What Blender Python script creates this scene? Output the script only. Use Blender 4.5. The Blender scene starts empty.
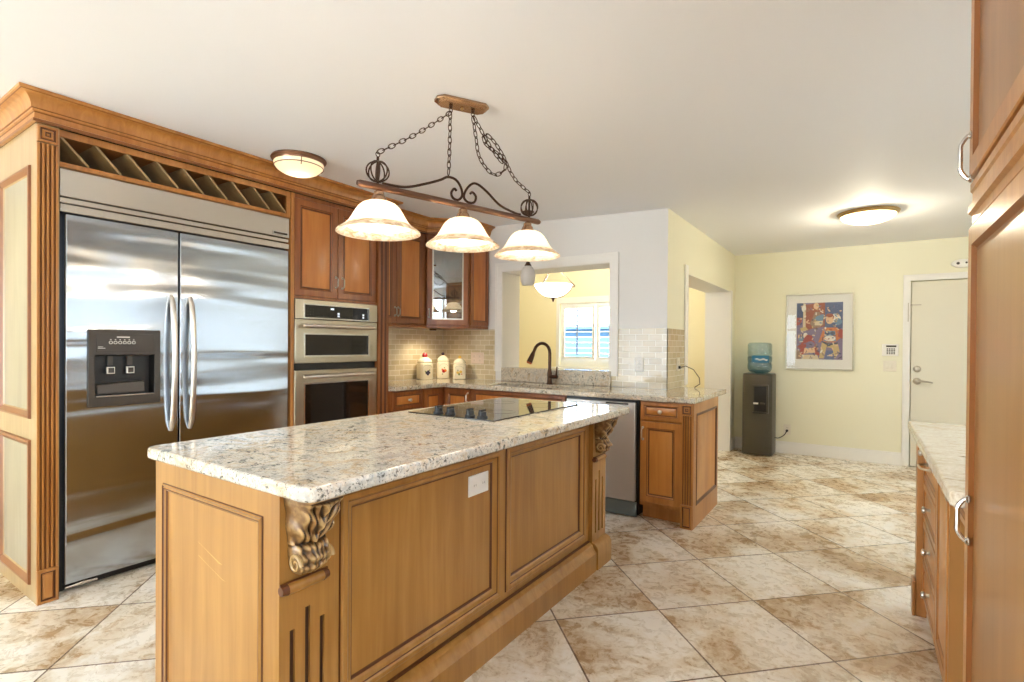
import bpy, bmesh, math, random
from mathutils import Vector, Matrix
random.seed(7)
scn = bpy.context.scene
COL = scn.collection
PI = math.pi

def lin(r, g, b):
    f = lambda c: (c/255/12.92) if c/255 <= .04045 else ((c/255+.055)/1.055)**2.4
    return (f(r), f(g), f(b), 1.0)

# ------------------------------------------------------------------ camera
cam_d = bpy.data.cameras.new('camera'); cam = bpy.data.objects.new('camera', cam_d); COL.objects.link(cam)
cam_d.sensor_width = 36; cam_d.lens = 522.144/1024*36
cam_d.shift_y = (347.94-341)/1024; cam_d.clip_start = .02
def set_camera(yaw, pitch, roll, h):
    y, p, r = (math.radians(a) for a in (yaw, pitch, roll))
    fw = Vector((-math.sin(y), math.cos(y), 0)); rt = Vector((math.cos(y), math.sin(y), 0)); up = Vector((0, 0, 1))
    f2 = fw*math.cos(p)+up*math.sin(p); u2 = up*math.cos(p)-fw*math.sin(p)
    r3 = rt*math.cos(r)+u2*math.sin(r); u3 = u2*math.cos(r)-rt*math.sin(r)
    m = Matrix((r3, u3, -f2)).transposed().to_4x4(); m.translation = Vector((0, 0, h))
    cam.matrix_world = m
set_camera(33.979, -.39, .408, 1.277)
scn.camera = cam

# ------------------------------------------------------------------ world, daylight, exposure
scn.view_settings.view_transform = 'Standard'; scn.view_settings.look = 'None'
scn.view_settings.gamma = 1; scn.view_settings.use_curve_mapping = False
scn.view_settings.exposure = 0.22
scn.cycles.diffuse_bounces = 8
wd = bpy.data.worlds.new('sky'); scn.world = wd; wd.use_nodes = True
wn = wd.node_tree; bg = wn.nodes['Background']
bg.inputs['Color'].default_value = (.72, .86, 1.0, 1); bg.inputs['Strength'].default_value = 10.0
def lamp(name, kind, loc, power, color, size=.05, parent=None, rot=None):
    l = bpy.data.lights.new(name, kind); o = bpy.data.objects.new(name, l); COL.objects.link(o)
    l.energy = power; l.color = color
    if kind == 'POINT': l.shadow_soft_size = size
    if parent is not None: o.parent = parent; o.location = Vector(loc)-W[parent]
    else: o.location = loc
    if rot: o.rotation_euler = rot
    return o
def portal(name, loc, rot, sx, sy):
    l = bpy.data.lights.new(name, 'AREA'); l.shape = 'RECTANGLE'; l.size = sx; l.size_y = sy
    o = bpy.data.objects.new(name, l); COL.objects.link(o); o.location = loc; o.rotation_euler = rot
    l.cycles.is_portal = True
portal('sky_opening_rear', (-3.85, -3.98, 1.2), (PI/2, 0, 0), 4.3, 2.2)
portal('sky_opening_side', (.88, 0, 1.62), (0, PI/2, 0), 1.35, 1.24)
portal('sky_opening_dining', (-3.25, 6.98, 1.46), (-PI/2, 0, 0), 1.2, .85)
sun_d = bpy.data.lights.new('sun', 'SUN'); sun = bpy.data.objects.new('sun', sun_d); COL.objects.link(sun)
sun_d.energy = 30.0; sun_d.angle = math.radians(1.0); sun_d.color = (1.0, 1.0, 1.0)
sun.rotation_euler = Vector((.25, .5, -.87)).to_track_quat('-Z', 'Y').to_euler()
WARM = (1.0, .91, .78)
LAMP = dict(shade=5.5, dome_crown=1.6, dome_hall=34.0, bowl=48.0)

# ------------------------------------------------------------------ mesh helpers
W = {}
X, Y, Z = Vector((1, 0, 0)), Vector((0, 1, 0)), Vector((0, 0, 1))
class MB:
    def __init__(s): s.v = []; s.f = []; s.m = []
    def add(s, vs, fs, m=0):
        b = len(s.v); s.v += [Vector(v) for v in vs]
        for k, f in enumerate(fs):
            s.f.append([b+i for i in f]); s.m.append(m[k] if isinstance(m, list) else m)
    def box(s, x0, x1, y0, y1, z0, z1, m=0):
        s.obox((x0, y0, z0), X, Y, Z, x1-x0, y1-y0, z1-z0, m)
    def obox(s, O, U, V, N, w, h, d, m=0):
        O = Vector(O); c = [O+U*a*w+V*b*h+N*e*d for e in (0, 1) for b in (0, 1) for a in (0, 1)]
        s.add(c, [(0, 2, 3, 1), (4, 5, 7, 6), (0, 1, 5, 4), (2, 6, 7, 3), (0, 4, 6, 2), (1, 3, 7, 5)], m)
    def ring(s, O, U, V, N, w, h, prof, capm=None, back=False):
        O = Vector(O); vs = []; fs = []; ms = []
        for (i, e, *r) in prof:
            vs += [O+U*i+V*i+N*e, O+U*(w-i)+V*i+N*e, O+U*(w-i)+V*(h-i)+N*e, O+U*i+V*(h-i)+N*e]
        for k in range(len(prof)-1):
            mm = prof[k+1][2] if len(prof[k+1]) > 2 else 0
            for j in range(4):
                a, b = 4*k+j, 4*k+(j+1) % 4
                fs.append((a, b, b+4, a+4)); ms.append(mm)
        n = 4*(len(prof)-1)
        fs.append((n, n+1, n+2, n+3)); ms.append(capm if capm is not None else 0)
        if back: fs.append((3, 2, 1, 0)); ms.append(0)
        s.add(vs, fs, ms)
    def tube(s, pts, r, seg=10, closed=False, m=0, flat=1.0):
        pts = [Vector(p) for p in pts]; n = len(pts)
        rr = r if isinstance(r, (list, tuple)) else [r]*n
        t0 = (pts[1]-pts[0]).normalized()
        ref = Z if abs(t0.z) < .9 else X
        nx = (ref-t0*ref.dot(t0)).normalized(); vs = []
        for i in range(n):
            if closed: t = (pts[(i+1) % n]-pts[i-1])
            else: t = pts[min(i+1, n-1)]-pts[max(i-1, 0)]
            t.normalize(); nx = (nx-t*nx.dot(t)); nx.normalize(); ny = t.cross(nx)
            for k in range(seg):
                a = 2*PI*k/seg; vs.append(pts[i]+(nx*math.cos(a)*flat+ny*math.sin(a))*rr[i])
        fs = []
        for i in range(n if closed else n-1):
            j = (i+1) % n
            for k in range(seg):
                l = (k+1) % seg; fs.append((i*seg+k, i*seg+l, j*seg+l, j*seg+k))
        if not closed:
            fs.append(tuple(range(seg))[::-1]); fs.append(tuple((n-1)*seg+k for k in range(seg)))
        s.add(vs, fs, m)
    def lathe(s, c, prof, seg=32, axis=Z, m=0, cap=True):
        c = Vector(c); a = axis.normalized(); ref = X if abs(a.x) < .9 else Y
        u = (ref-a*ref.dot(a)).normalized(); v = a.cross(u); vs = []; fs = []; ms = []
        for p in prof:
            for k in range(seg):
                t = 2*PI*k/seg; vs.append(c+a*p[1]+(u*math.cos(t)+v*math.sin(t))*max(p[0], 1e-5))
        for i in range(len(prof)-1):
            mm = prof[i+1][2] if len(prof[i+1]) > 2 else m
            for k in range(seg):
                l = (k+1) % seg; fs.append((i*seg+k, i*seg+l, (i+1)*seg+l, (i+1)*seg+k)); ms.append(mm)
        if cap:
            fs.append(tuple(range(seg))[::-1]); ms.append(ms[0])
            n = (len(prof)-1)*seg; fs.append(tuple(n+k for k in range(seg))); ms.append(ms[-2])
        s.add(vs, fs, ms)
    def ball(s, c, r, seg=16, m=0, sz=1.0):
        s.lathe(c, [(r*math.sin(PI*k/10), -r*sz*math.cos(PI*k/10)) for k in range(11)], seg, m=m, cap=False)
    def prism(s, poly, O, U, V, N, d, m=0):
        O = Vector(O); n = len(poly)
        vs = [O+U*p[0]+V*p[1] for p in poly]+[O+U*p[0]+V*p[1]+N*d for p in poly]
        s.add(vs, [tuple(range(n))[::-1], tuple(range(n, 2*n))]+[(i, (i+1) % n, n+(i+1) % n, n+i) for i in range(n)], m)
    def cells(s, P, xs, ys, fill, c0, c1, mat=lambda d: 0):
        idx = {}; vs = []; fs = []; ms = []
        def vid(i, j, k):
            if (i, j, k) not in idx:
                idx[i, j, k] = len(vs); vs.append(P(xs[i], ys[j], (c0, c1)[k]))
            return idx[i, j, k]
        nx, ny = len(xs)-1, len(ys)-1
        F = lambda i, j: 0 <= i < nx and 0 <= j < ny and fill((xs[i]+xs[i+1])/2, (ys[j]+ys[j+1])/2)
        for i in range(nx):
            for j in range(ny):
                if not F(i, j): continue
                fs.append((vid(i, j, 0), vid(i, j+1, 0), vid(i+1, j+1, 0), vid(i+1, j, 0))); ms.append(mat('c0'))
                fs.append((vid(i, j, 1), vid(i+1, j, 1), vid(i+1, j+1, 1), vid(i, j+1, 1))); ms.append(mat('c1'))
                for (di, dj, a, b, nm) in ((-1, 0, (i, j), (i, j+1), 'a-'), (1, 0, (i+1, j), (i+1, j+1), 'a+'), (0, -1, (i, j), (i+1, j), 'b-'), (0, 1, (i, j+1), (i+1, j+1), 'b+')):
                    if not F(i+di, j+dj):
                        fs.append((vid(*a, 0), vid(*b, 0), vid(*b, 1), vid(*a, 1))); ms.append(mat(nm))
        s.add(vs, fs, ms)
    def build(s, name, mats, parent=None, loc=None, bevel=0, seg=2, smooth=True, recalc=True, angle=35):
        if not isinstance(mats, (list, tuple)): mats = [mats]
        o0 = W[parent] if parent is not None else Vector(loc or (0, 0, 0))
        me = bpy.data.meshes.new(name)
        me.from_pydata([v-o0 for v in s.v], [], s.f)
        for m in mats: me.materials.append(m)
        for p, m in zip(me.polygons, s.m): p.material_index = m
        if recalc:
            bm = bmesh.new(); bm.from_mesh(me); bmesh.ops.recalc_face_normals(bm, faces=bm.faces[:]); bm.to_mesh(me); bm.free()
        if smooth:
            for p in me.polygons: p.use_smooth = True
            me.set_sharp_from_angle(angle=math.radians(angle))
        me.update()
        o = bpy.data.objects.new(name, me); COL.objects.link(o)
        if parent is not None: o.parent = parent
        else: o.location = o0
        W[o] = o0
        if bevel:
            b = o.modifiers.new('bevel', 'BEVEL'); b.width = bevel; b.segments = seg; b.limit_method = 'ANGLE'; b.angle_limit = math.radians(40)
            b.harden_normals = False
        return o
def thing(name, label, cat, loc, group=None):
    o = bpy.data.objects.new(name, None); COL.objects.link(o); o.location = loc; o.empty_display_size = .1
    W[o] = Vector(loc); return tag(o, label, cat, group)
def tag(o, label=None, cat=None, group=None, kind=None):
    if label: o['label'] = label
    if cat: o['category'] = cat
    if group: o['group'] = group
    if kind: o['kind'] = kind
    return o
def struct(o): o['kind'] = 'structure'; return o
PXY = lambda a, b, c: (a, b, c)
PXZ = lambda a, b, c: (a, c, b)
PYZ = lambda a, b, c: (c, a, b)

# ------------------------------------------------------------------ materials
class NT:
    def __init__(s, name):
        s.mat = bpy.data.materials.new(name); s.mat.use_nodes = True; s.t = s.mat.node_tree
        s.p = s.t.nodes['Principled BSDF']
    def n(s, typ, **kw):
        nd = s.t.nodes.new(typ)
        for k, v in kw.items():
            if hasattr(nd, k): setattr(nd, k, v)
            else: nd.inputs[k].default_value = v
        return nd
    def l(s, a, b): s.t.links.new(a, b)
    def math(s, op, a, b=None, c=None):
        nd = s.t.nodes.new('ShaderNodeMath'); nd.operation = op
        for i, v in enumerate((a, b, c)):
            if v is None: continue
            if isinstance(v, (int, float)): nd.inputs[i].default_value = v
            else: s.l(v, nd.inputs[i])
        return nd.outputs[0]
    def coords(s, scale, kind='Object'):
        tc = s.n('ShaderNodeTexCoord'); mp = s.n('ShaderNodeMapping'); mp.inputs['Scale'].default_value = scale
        s.l(tc.outputs[kind], mp.inputs['Vector']); return mp.outputs[0]
    def ramp(s, fac, stops):
        r = s.n('ShaderNodeValToRGB'); e = r.color_ramp.elements
        while len(e) < len(stops): e.new(.5)
        for el, (p, c) in zip(e, stops): el.position = p; el.color = c
        s.l(fac, r.inputs[0]); return r.outputs[0]
    def mix(s, fac, a, b, mode='MIX'):
        m = s.n('ShaderNodeMix', data_type='RGBA', blend_type=mode)
        for sock, v in ((m.inputs[0], fac), (m.inputs[6], a), (m.inputs[7], b)):
            if hasattr(v, 'is_linked'): s.l(v, sock)
            else: sock.default_value = v
        return m.outputs[2]
    def bump(s, h, strength, dist=.01):
        b = s.n('ShaderNodeBump'); b.inputs['Strength'].default_value = strength; b.inputs['Distance'].default_value = dist
        s.l(h, b.inputs['Height']); s.l(b.outputs[0], s.p.inputs['Normal'])
    def set(s, **kw):
        for k, v in kw.items():
            k = k.replace('_', ' ')
            if hasattr(v, 'is_linked'): s.l(v, s.p.inputs[k])
            else: s.p.inputs[k].default_value = v
        return s
def plain(name, c, rough=.5, metal=0, **kw):
    m = NT(name); m.set(Base_Color=lin(*c), Roughness=rough, Metallic=metal, **kw); return m.mat
def wood(name, c_dark, c_mid, c_light, scale=(26, 26, 1.6), rough=.33, blotch=.5):
    m = NT(name); v = m.coords(scale)
    n1 = m.n('ShaderNodeTexNoise', Scale=1.0, Detail=6.0, Roughness=.6, Distortion=.6); m.l(v, n1.inputs['Vector'])
    n2 = m.n('ShaderNodeTexNoise', Scale=1.0, Detail=3.0); m.l(m.coords((3, 3, 1.4)), n2.inputs['Vector'])
    f = m.math('ADD', m.math('MULTIPLY', n1.outputs[0], 1-blotch), m.math('MULTIPLY', n2.outputs[0], blotch))
    col = m.ramp(f, [(.34, lin(*c_dark)), (.5, lin(*c_mid)), (.66, lin(*c_light))])
    m.set(Base_Color=col, Roughness=rough, Coat_Weight=.25, Coat_Roughness=.2); m.bump(n1.outputs[0], .05, .004)
    return m.mat
def steel(name, c=(196, 194, 190), rough=.2, wave=.0, aniso=True):
    m = NT(name)
    m.set(Base_Color=lin(*c), Metallic=1.0, Roughness=rough, Anisotropic=.4)
    if wave:
        w = m.n('ShaderNodeTexNoise', Scale=1.0, Detail=1.0, Distortion=.5); m.l(m.coords((1, .55, 4.6)), w.inputs['Vector'])
        m.bump(w.outputs[0], wave, .05)
    return m.mat
def wallpaint(name, c, rough=.6):
    m = NT(name); n = m.n('ShaderNodeTexNoise', Scale=160.0, Detail=2.0); m.l(m.coords((1, 1, 1)), n.inputs['Vector'])
    m.set(Base_Color=lin(*c), Roughness=rough); m.bump(n.outputs[0], .04, .003); return m.mat

M = {}
M['wood'] = wood('honey_maple', (152, 96, 44), (174, 116, 56), (192, 136, 74))
M['panel'] = wood('honey_maple_panel', (174, 112, 50), (192, 130, 62), (206, 146, 78), scale=(16, 16, 1.2))
M['island'] = wood('island_maple', (142, 96, 42), (162, 115, 54), (180, 134, 70), scale=(22, 22, 1.2))
M['cherry'] = wood('reddish_lit_honey', (116, 62, 26), (140, 80, 38), (164, 102, 52))  # same honey finish; the reddish-brown cast of the light is put into the colour
M['reddishp'] = wood('reddish_lit_panel', (168, 96, 38), (190, 118, 52), (206, 140, 68), scale=(14, 14, 1.2))  # panel centres of that honey finish, light put into the colour likewise
M['pale'] = wood('pale_panel', (134, 123, 100), (147, 137, 113), (160, 150, 126), scale=(12, 12, 1.2))  # same honey finish; its paler look in this light is put into the colour
M['palef'] = wood('pale_frame', (150, 122, 82), (162, 135, 94), (175, 149, 108))
M['tall'] = wood('pantry_maple', (142, 96, 48), (156, 108, 56), (168, 120, 66), scale=(18, 18, 1.0))
M['glaze'] = plain('brown_glaze', (92, 48, 20), .4)
M['glaze2'] = plain('mid_glaze', (130, 78, 36), .4)
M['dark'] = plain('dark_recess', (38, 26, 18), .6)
M['interior'] = plain('cabinet_interior', (166, 116, 64), .5)
M['steel'] = steel('brushed_steel', (182, 190, 200), .15, wave=.42)
M['steel2'] = steel('satin_steel', (208, 202, 192), .26)
M['steel3'] = plain('satin_dishwasher_steel', (206, 204, 200), .42, .75)
M['handle'] = steel('handle_steel', (226, 220, 212), .34)
M['ovensteel'] = steel('warm_oven_steel', (186, 176, 156), .28)
M['chrome'] = plain('chrome', (214, 212, 208), .14, 1.0)
M['nickel'] = plain('satin_nickel', (198, 190, 176), .28, 1.0)
M['black'] = plain('black_plastic', (24, 23, 22), .35)
M['blackglass'] = plain('black_glass', (14, 13, 12), .04, Coat_Weight=.5)
M['ovenglass'] = plain('smoked_oven_glass', (30, 24, 18), .05)
M['taupe'] = plain('taupe_plastic', (66, 59, 52), .35)
M['print'] = plain('pale_print', (226, 222, 214), .5)
M['bronze'] = plain('oiled_bronze', (84, 60, 46), .35, .9)
M['copper'] = plain('brushed_copper', (122, 92, 76), .3, .9)
M['canopy'] = plain('pale_copper', (176, 142, 112), .24, .9)
M['iron'] = plain('wrought_iron', (66, 44, 32), .45, .6)
M['brass'] = plain('antique_brass', (184, 154, 104), .3, 1.0)
M['white'] = plain('white_trim', (238, 236, 230), .4)
M['offwhite'] = plain('offwhite_plastic', (232, 226, 208), .4)
M['pinkplate'] = plain('blush_plastic', (226, 206, 188), .4)
M['wallwhite'] = wallpaint('white_paint', (228, 226, 222))
M['yellow'] = wallpaint('pale_yellow_paint', (234, 231, 206))
M['dining'] = wallpaint('warm_yellow_paint', (240, 231, 196))
M['ceil'] = wallpaint('ceiling_paint', (236, 238, 243), .7)
M['doorp'] = plain('door_paint', (226, 222, 204), .4)
M['ceramic'] = plain('cream_ceramic', (240, 232, 204), .15, Coat_Weight=.4)
M['sinkm'] = plain('bronze_sink', (44, 32, 24), .4, .5)
M['charcoal'] = plain('charcoal_plastic', (66, 60, 48), .35)
M['red'] = plain('red_glaze', (170, 40, 44), .2); M['pinkg'] = plain('pink_glaze', (226, 150, 140), .2)
M['plum'] = plain('plum_glaze', (66, 54, 70), .2); M['leafg'] = plain('leaf_glaze', (120, 136, 70), .3)
M['orangeg'] = plain('orange_glaze', (214, 120, 50), .2); M['yellg'] = plain('lemon_glaze', (226, 190, 90), .2)
M['kneecol'] = wood('knee_panel', (170, 118, 62), (180, 128, 70), (190, 140, 80), scale=(10, 10, .8))

def granite(name, base, warm, grey, dark, sc=1.0):
    m = NT(name); v = m.coords((sc, sc, sc))
    a = m.n('ShaderNodeTexNoise', Scale=9.0, Detail=8.0, Roughness=.7, Distortion=1.2); m.l(v, a.inputs['Vector'])
    b = m.n('ShaderNodeTexNoise', Scale=70.0, Detail=6.0, Roughness=.75, Distortion=.4); m.l(v, b.inputs['Vector'])
    c = m.n('ShaderNodeTexNoise', Scale=34.0, Detail=5.0, Roughness=.8, Distortion=.8); m.l(v, c.inputs['Vector'])
    vo = m.n('ShaderNodeTexVoronoi', Scale=95.0); m.l(v, vo.inputs['Vector'])
    col = m.ramp(a.outputs[0], [(.36, lin(*warm)), (.5, lin(*base)), (.64, lin(*grey))])
    g = m.ramp(b.outputs[0], [(.38, (0, 0, 0, 1)), (.56, (1, 1, 1, 1))])
    col = m.mix(g, m.mix(.55, col, lin(*grey)), col)
    w = m.ramp(c.outputs[0], [(.55, (0, 0, 0, 1)), (.66, (.7, .7, .7, 1))])
    col = m.mix(w, col, lin(*warm))
    d = m.ramp(m.math('ADD', c.outputs[0], m.math('MULTIPLY', b.outputs[0], .5)), [(.62, (.9, .9, .9, 1)), (.69, (0, 0, 0, 1))])
    col = m.mix(d, col, lin(*dark))
    sp = m.ramp(vo.outputs['Distance'], [(.14, (.75, .75, .75, 1)), (.26, (0, 0, 0, 1))])
    col = m.mix(sp, col, lin(*dark))
    m.set(Base_Color=col, Roughness=.07, Specular_IOR_Level=.6); return m.mat
M['granite'] = granite('island_granite', (228, 222, 210), (198, 174, 140), (176, 176, 170), (70, 66, 60))
M['granite2'] = granite('counter_granite', (224, 214, 194), (194, 168, 130), (174, 168, 154), (80, 72, 60), 1.2)
def marbled(name):
    m = NT(name); v = m.coords((1, 2.2, 1))
    a = m.n('ShaderNodeTexNoise', Scale=6.0, Detail=7.0, Roughness=.65, Distortion=2.0); m.l(v, a.inputs['Vector'])
    b = m.n('ShaderNodeTexNoise', Scale=90.0, Detail=3.0); m.l(v, b.inputs['Vector'])
    col = m.ramp(a.outputs[0], [(.30, lin(128, 116, 96)), (.36, lin(212, 198, 172)), (.5, lin(232, 224, 208)), (.7, lin(240, 234, 222))])
    col = m.mix(m.ramp(b.outputs[0], [(.36, (.6, .6, .6, 1)), (.5, (0, 0, 0, 1))]), col, lin(190, 172, 140))
    m.set(Base_Color=col, Roughness=.12); return m.mat
M['granite3'] = marbled('cream_granite')

def floor_mat():
    m = NT('travertine_tile'); tc = m.n('ShaderNodeTexCoord'); sx = m.n('ShaderNodeSeparateXYZ'); m.l(tc.outputs['Object'], sx.inputs[0])
    r2 = 1/math.sqrt(2); T = .512
    u = m.math('DIVIDE', m.math('SUBTRACT', m.math('MULTIPLY', m.math('ADD', sx.outputs[0], sx.outputs[1]), r2), .160), T)
    v = m.math('DIVIDE', m.math('SUBTRACT', m.math('MULTIPLY', m.math('SUBTRACT', sx.outputs[1], sx.outputs[0]), r2), .282), T)
    def edge(t):
        f = m.math('FRACT', t); return m.math('MINIMUM', f, m.math('SUBTRACT', 1.0, f))
    e = m.math('MINIMUM', edge(u), edge(v))
    grout = m.math('LESS_THAN', e, .0075)
    cid = m.n('ShaderNodeCombineXYZ'); m.l(m.math('FLOOR', u), cid.inputs[0]); m.l(m.math('FLOOR', v), cid.inputs[1])
    wn_ = m.n('ShaderNodeTexWhiteNoise', noise_dimensions='3D'); m.l(cid.outputs[0], wn_.inputs['Vector'])
    off = m.n('ShaderNodeVectorMath', operation='MULTIPLY_ADD'); m.l(wn_.outputs['Color'], off.inputs[0])
    off.inputs[1].default_value = (20, 20, 20); m.l(tc.outputs['Object'], off.inputs[2])
    n1 = m.n('ShaderNodeTexNoise', Scale=1.9, Detail=9.0, Roughness=.6, Distortion=.7); m.l(off.outputs[0], n1.inputs['Vector'])
    n2 = m.n('ShaderNodeTexNoise', Scale=16.0, Detail=6.0, Roughness=.7, Distortion=.8); m.l(off.outputs[0], n2.inputs['Vector'])
    n3 = m.n('ShaderNodeTexNoise', Scale=60.0, Detail=4.0, Roughness=.7); m.l(off.outputs[0], n3.inputs['Vector'])
    f = m.math('ADD', m.math('MULTIPLY', n1.outputs[0], .64), m.math('ADD', m.math('MULTIPLY', n2.outputs[0], .24), m.math('MULTIPLY', n3.outputs[0], .12)))
    f = m.math('ADD', f, m.math('MULTIPLY', m.math('SUBTRACT', wn_.outputs['Value'], .5), .05))
    col = m.ramp(f, [(.36, lin(146, 114, 78)), (.44, lin(184, 158, 124)), (.50, lin(216, 204, 184)), (.58, lin(238, 233, 224))])
    pit = m.ramp(n3.outputs[0], [(.30, (.8, .8, .8, 1)), (.40, (0, 0, 0, 1))])
    col = m.mix(m.math('MULTIPLY', pit, m.ramp(n2.outputs[0], [(.40, (1, 1, 1, 1)), (.52, (0, 0, 0, 1))])), col, lin(134, 100, 66))
    col = m.mix(grout, col, lin(96, 74, 54))
    rg = m.n('ShaderNodeMapRange'); rg.inputs['To Min'].default_value = .18; rg.inputs['To Max'].default_value = .38; m.l(n2.outputs[0], rg.inputs[0])
    m.set(Base_Color=col, Roughness=rg.outputs[0])
    h = m.math('SUBTRACT', m.math('MULTIPLY', n2.outputs[0], .15), grout); m.bump(h, .25, .004)
    return m.mat
M['floor'] = floor_mat()

def tile_mat(name, c1, c2, cm):
    m = NT(name); tc = m.n('ShaderNodeTexCoord'); sx = m.n('ShaderNodeSeparateXYZ'); m.l(tc.outputs['Object'], sx.inputs[0])
    cb = m.n('ShaderNodeCombineXYZ'); m.l(m.math('ADD', sx.outputs[0], sx.outputs[1]), cb.inputs[0]); m.l(sx.outputs[2], cb.inputs[1])
    mp = m.n('ShaderNodeMapping'); mp.inputs['Location'].default_value = (.03, -.915, 0); m.l(cb.outputs[0], mp.inputs[0])
    b = m.n('ShaderNodeTexBrick', offset=.5); m.l(mp.outputs[0], b.inputs['Vector'])
    for k, v in dict(Color1=lin(*c1), Color2=lin(*c2), Mortar=lin(*cm)).items(): b.inputs[k].default_value = v
    for k, v in {'Scale': 1.0, 'Mortar Size': .003, 'Mortar Smooth': .3, 'Bias': 0.0, 'Brick Width': .115, 'Row Height': .0505}.items(): b.inputs[k].default_value = v
    n = m.n('ShaderNodeTexNoise', Scale=9.0, Detail=1.0); m.l(tc.outputs['Object'], n.inputs['Vector'])
    m.set(Base_Color=b.outputs['Color'], Roughness=.09)
    h = m.math('ADD', m.math('MULTIPLY', b.outputs['Fac'], -.4), m.math('MULTIPLY', n.outputs[0], 1.2)); m.bump(h, .35, .006)
    return m.mat
M['tile'] = tile_mat('glossy_subway_tile', (194, 178, 142), (212, 198, 166), (234, 226, 206))

def glow(name, c, strength, trans=.55, mottled=None):
    m = NT(name); t = m.t
    out = t.nodes['Material Output']
    d = m.n('ShaderNodeBsdfDiffuse'); tr = m.n('ShaderNodeBsdfTranslucent'); gl = m.n('ShaderNodeBsdfGlossy', Roughness=.15); em = m.n('ShaderNodeEmission')
    colr = lin(*c)
    if mottled:
        n = m.n('ShaderNodeTexNoise', Scale=14.0, Detail=5.0, Roughness=.65, Distortion=1.5); m.l(m.coords((1, 1, 2.2)), n.inputs['Vector'])
        cs = m.ramp(n.outputs[0], [(.38, lin(*mottled)), (.6, lin(*c))])
        for x in (d, tr, em): m.l(cs, x.inputs['Color'])
    else:
        for x in (d, tr, em): x.inputs['Color'].default_value = colr
    em.inputs['Strength'].default_value = strength
    m1 = m.n('ShaderNodeMixShader', Fac=trans); m.l(d.outputs[0], m1.inputs[1]); m.l(tr.outputs[0], m1.inputs[2])
    m2 = m.n('ShaderNodeMixShader', Fac=.06); m.l(m1.outputs[0], m2.inputs[1]); m.l(gl.outputs[0], m2.inputs[2])
    ad = m.n('ShaderNodeAddShader'); m.l(m2.outputs[0], ad.inputs[0]); m.l(em.outputs[0], ad.inputs[1])
    m.l(ad.outputs[0], out.inputs['Surface']); return m.mat
M['shade'] = glow('frosted_shade_glass', (255, 246, 228), .18, .5)
M['shadeband'] = glow('alabaster_band_glass', (246, 236, 218), .08, .5, mottled=(196, 168, 132))
M['dome'] = glow('opal_dome_glass', (255, 246, 224), .5, .8)
M['dome2'] = glow('alabaster_dome_glass', (238, 222, 190), .12, .4)
M['bowlg'] = glow('opal_bowl_glass', (255, 250, 240), .9)
M['opal'] = glow('unlit_opal_glass', (226, 222, 216), 0.0, .3)
def emit(name, c, s):
    m = NT(name); m.set(Base_Color=lin(*c), Emission_Color=lin(*c), Emission_Strength=s); return m.mat
M['bulb'] = emit('lit_bulb', (255, 236, 196), 6.0)
M['display'] = emit('display_digits', (210, 220, 230), .8)
def clear(name, c, rough=0.0, tint=.9, gloss=.12):
    m = NT(name); t = m.t; out = t.nodes['Material Output']
    tr = m.n('ShaderNodeBsdfTransparent'); tr.inputs['Color'].default_value = lin(*c)
    g = m.n('ShaderNodeBsdfGlossy', Roughness=rough); fr = m.n('ShaderNodeLayerWeight', Blend=.5)
    f = m.math('ADD', m.math('MULTIPLY', m.math('POWER', fr.outputs['Facing'], 4.0), .6), gloss)
    mx = m.n('ShaderNodeMixShader'); m.l(f, mx.inputs[0]); m.l(tr.outputs[0], mx.inputs[1]); m.l(g.outputs[0], mx.inputs[2])
    m.l(mx.outputs[0], out.inputs['Surface']); return m.mat
M['glass'] = clear('cabinet_glass', (214, 222, 224), gloss=.28)
M['pane'] = clear('window_glass', (250, 252, 255), gloss=.0)
M['wineglass'] = clear('clear_glass', (240, 244, 244), gloss=.12)
M['bottle'] = clear('blue_bottle_plastic', (214, 230, 236), rough=.1, gloss=.14)
M['water'] = clear('bottle_water', (206, 226, 236), gloss=.06)
M['label'] = plain('blue_label', (28, 104, 140), .4)
M['outside'] = plain('pale_blue_render', (58, 86, 108), .8)

# ------------------------------------------------------------------ setting
ZC = 2.41
b = MB(); b.box(-6.3, 2.0, -4.2, 7.2, -.1, 0); struct(b.build('floor', M['floor'], smooth=False))
def ceil_z(x): return 2.47 if x < -3 else (2.41 if x > -1.35 else 2.47-.06*(x+3)/1.65)
b = MB(); b.prism([(-6.3, 2.47), (-3, 2.47), (-1.35, 2.41), (2.0, 2.41), (2.0, 2.6), (-6.3, 2.6)], (0, -4.2, 0), X, Z, Y, 11.4); struct(b.build('ceiling', M['ceil'], smooth=False))
WT = 2.48
# pass-through wall: white face to the kitchen, warm yellow to the dining room
b = MB(); b.cells(PXZ, [-6.1, -3.009, -1.86, -1.35], [0, 1.03, 2.0, WT], lambda x, z: not (-3.009 < x < -1.86 and 1.03 < z < 2.0), 4.297, 4.60,
                  lambda d: {'c0': 0, 'c1': 1, 'a+': 2}.get(d, 0))
struct(b.build('wall_back', [M['wallwhite'], M['dining'], M['yellow']], smooth=False, recalc=False))
bm_ = bpy.data.objects['wall_back'].data
for p in bm_.polygons:   # the end of the wall is yellow, the reveals stay white
    p.material_index = 1 if p.normal.y > .5 else 0
    if abs(p.normal.x) > .5 and abs(p.center.x+1.35) < .01: p.material_index = 2
    if p.normal.y > .5 and p.center.y < 4.4: p.material_index = 0
    if p.normal.y < -.5 and p.center.y > 4.5: p.material_index = 1
b = MB(); b.cells(PYZ, [4.60, 4.872, 6.72, 7.012], [0, 1.935, WT], lambda y, z: not (4.872 < y < 6.72 and z < 1.935), -1.64, -1.35)
o = struct(b.build('wall_side', [M['yellow'], M['wallwhite'], M['dining']], smooth=False))
for p in o.data.polygons:
    if p.center.x < -1.63: p.material_index = 2
    elif abs(p.normal.y) > .5 or abs(p.normal.z) > .5: p.material_index = 1
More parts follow.
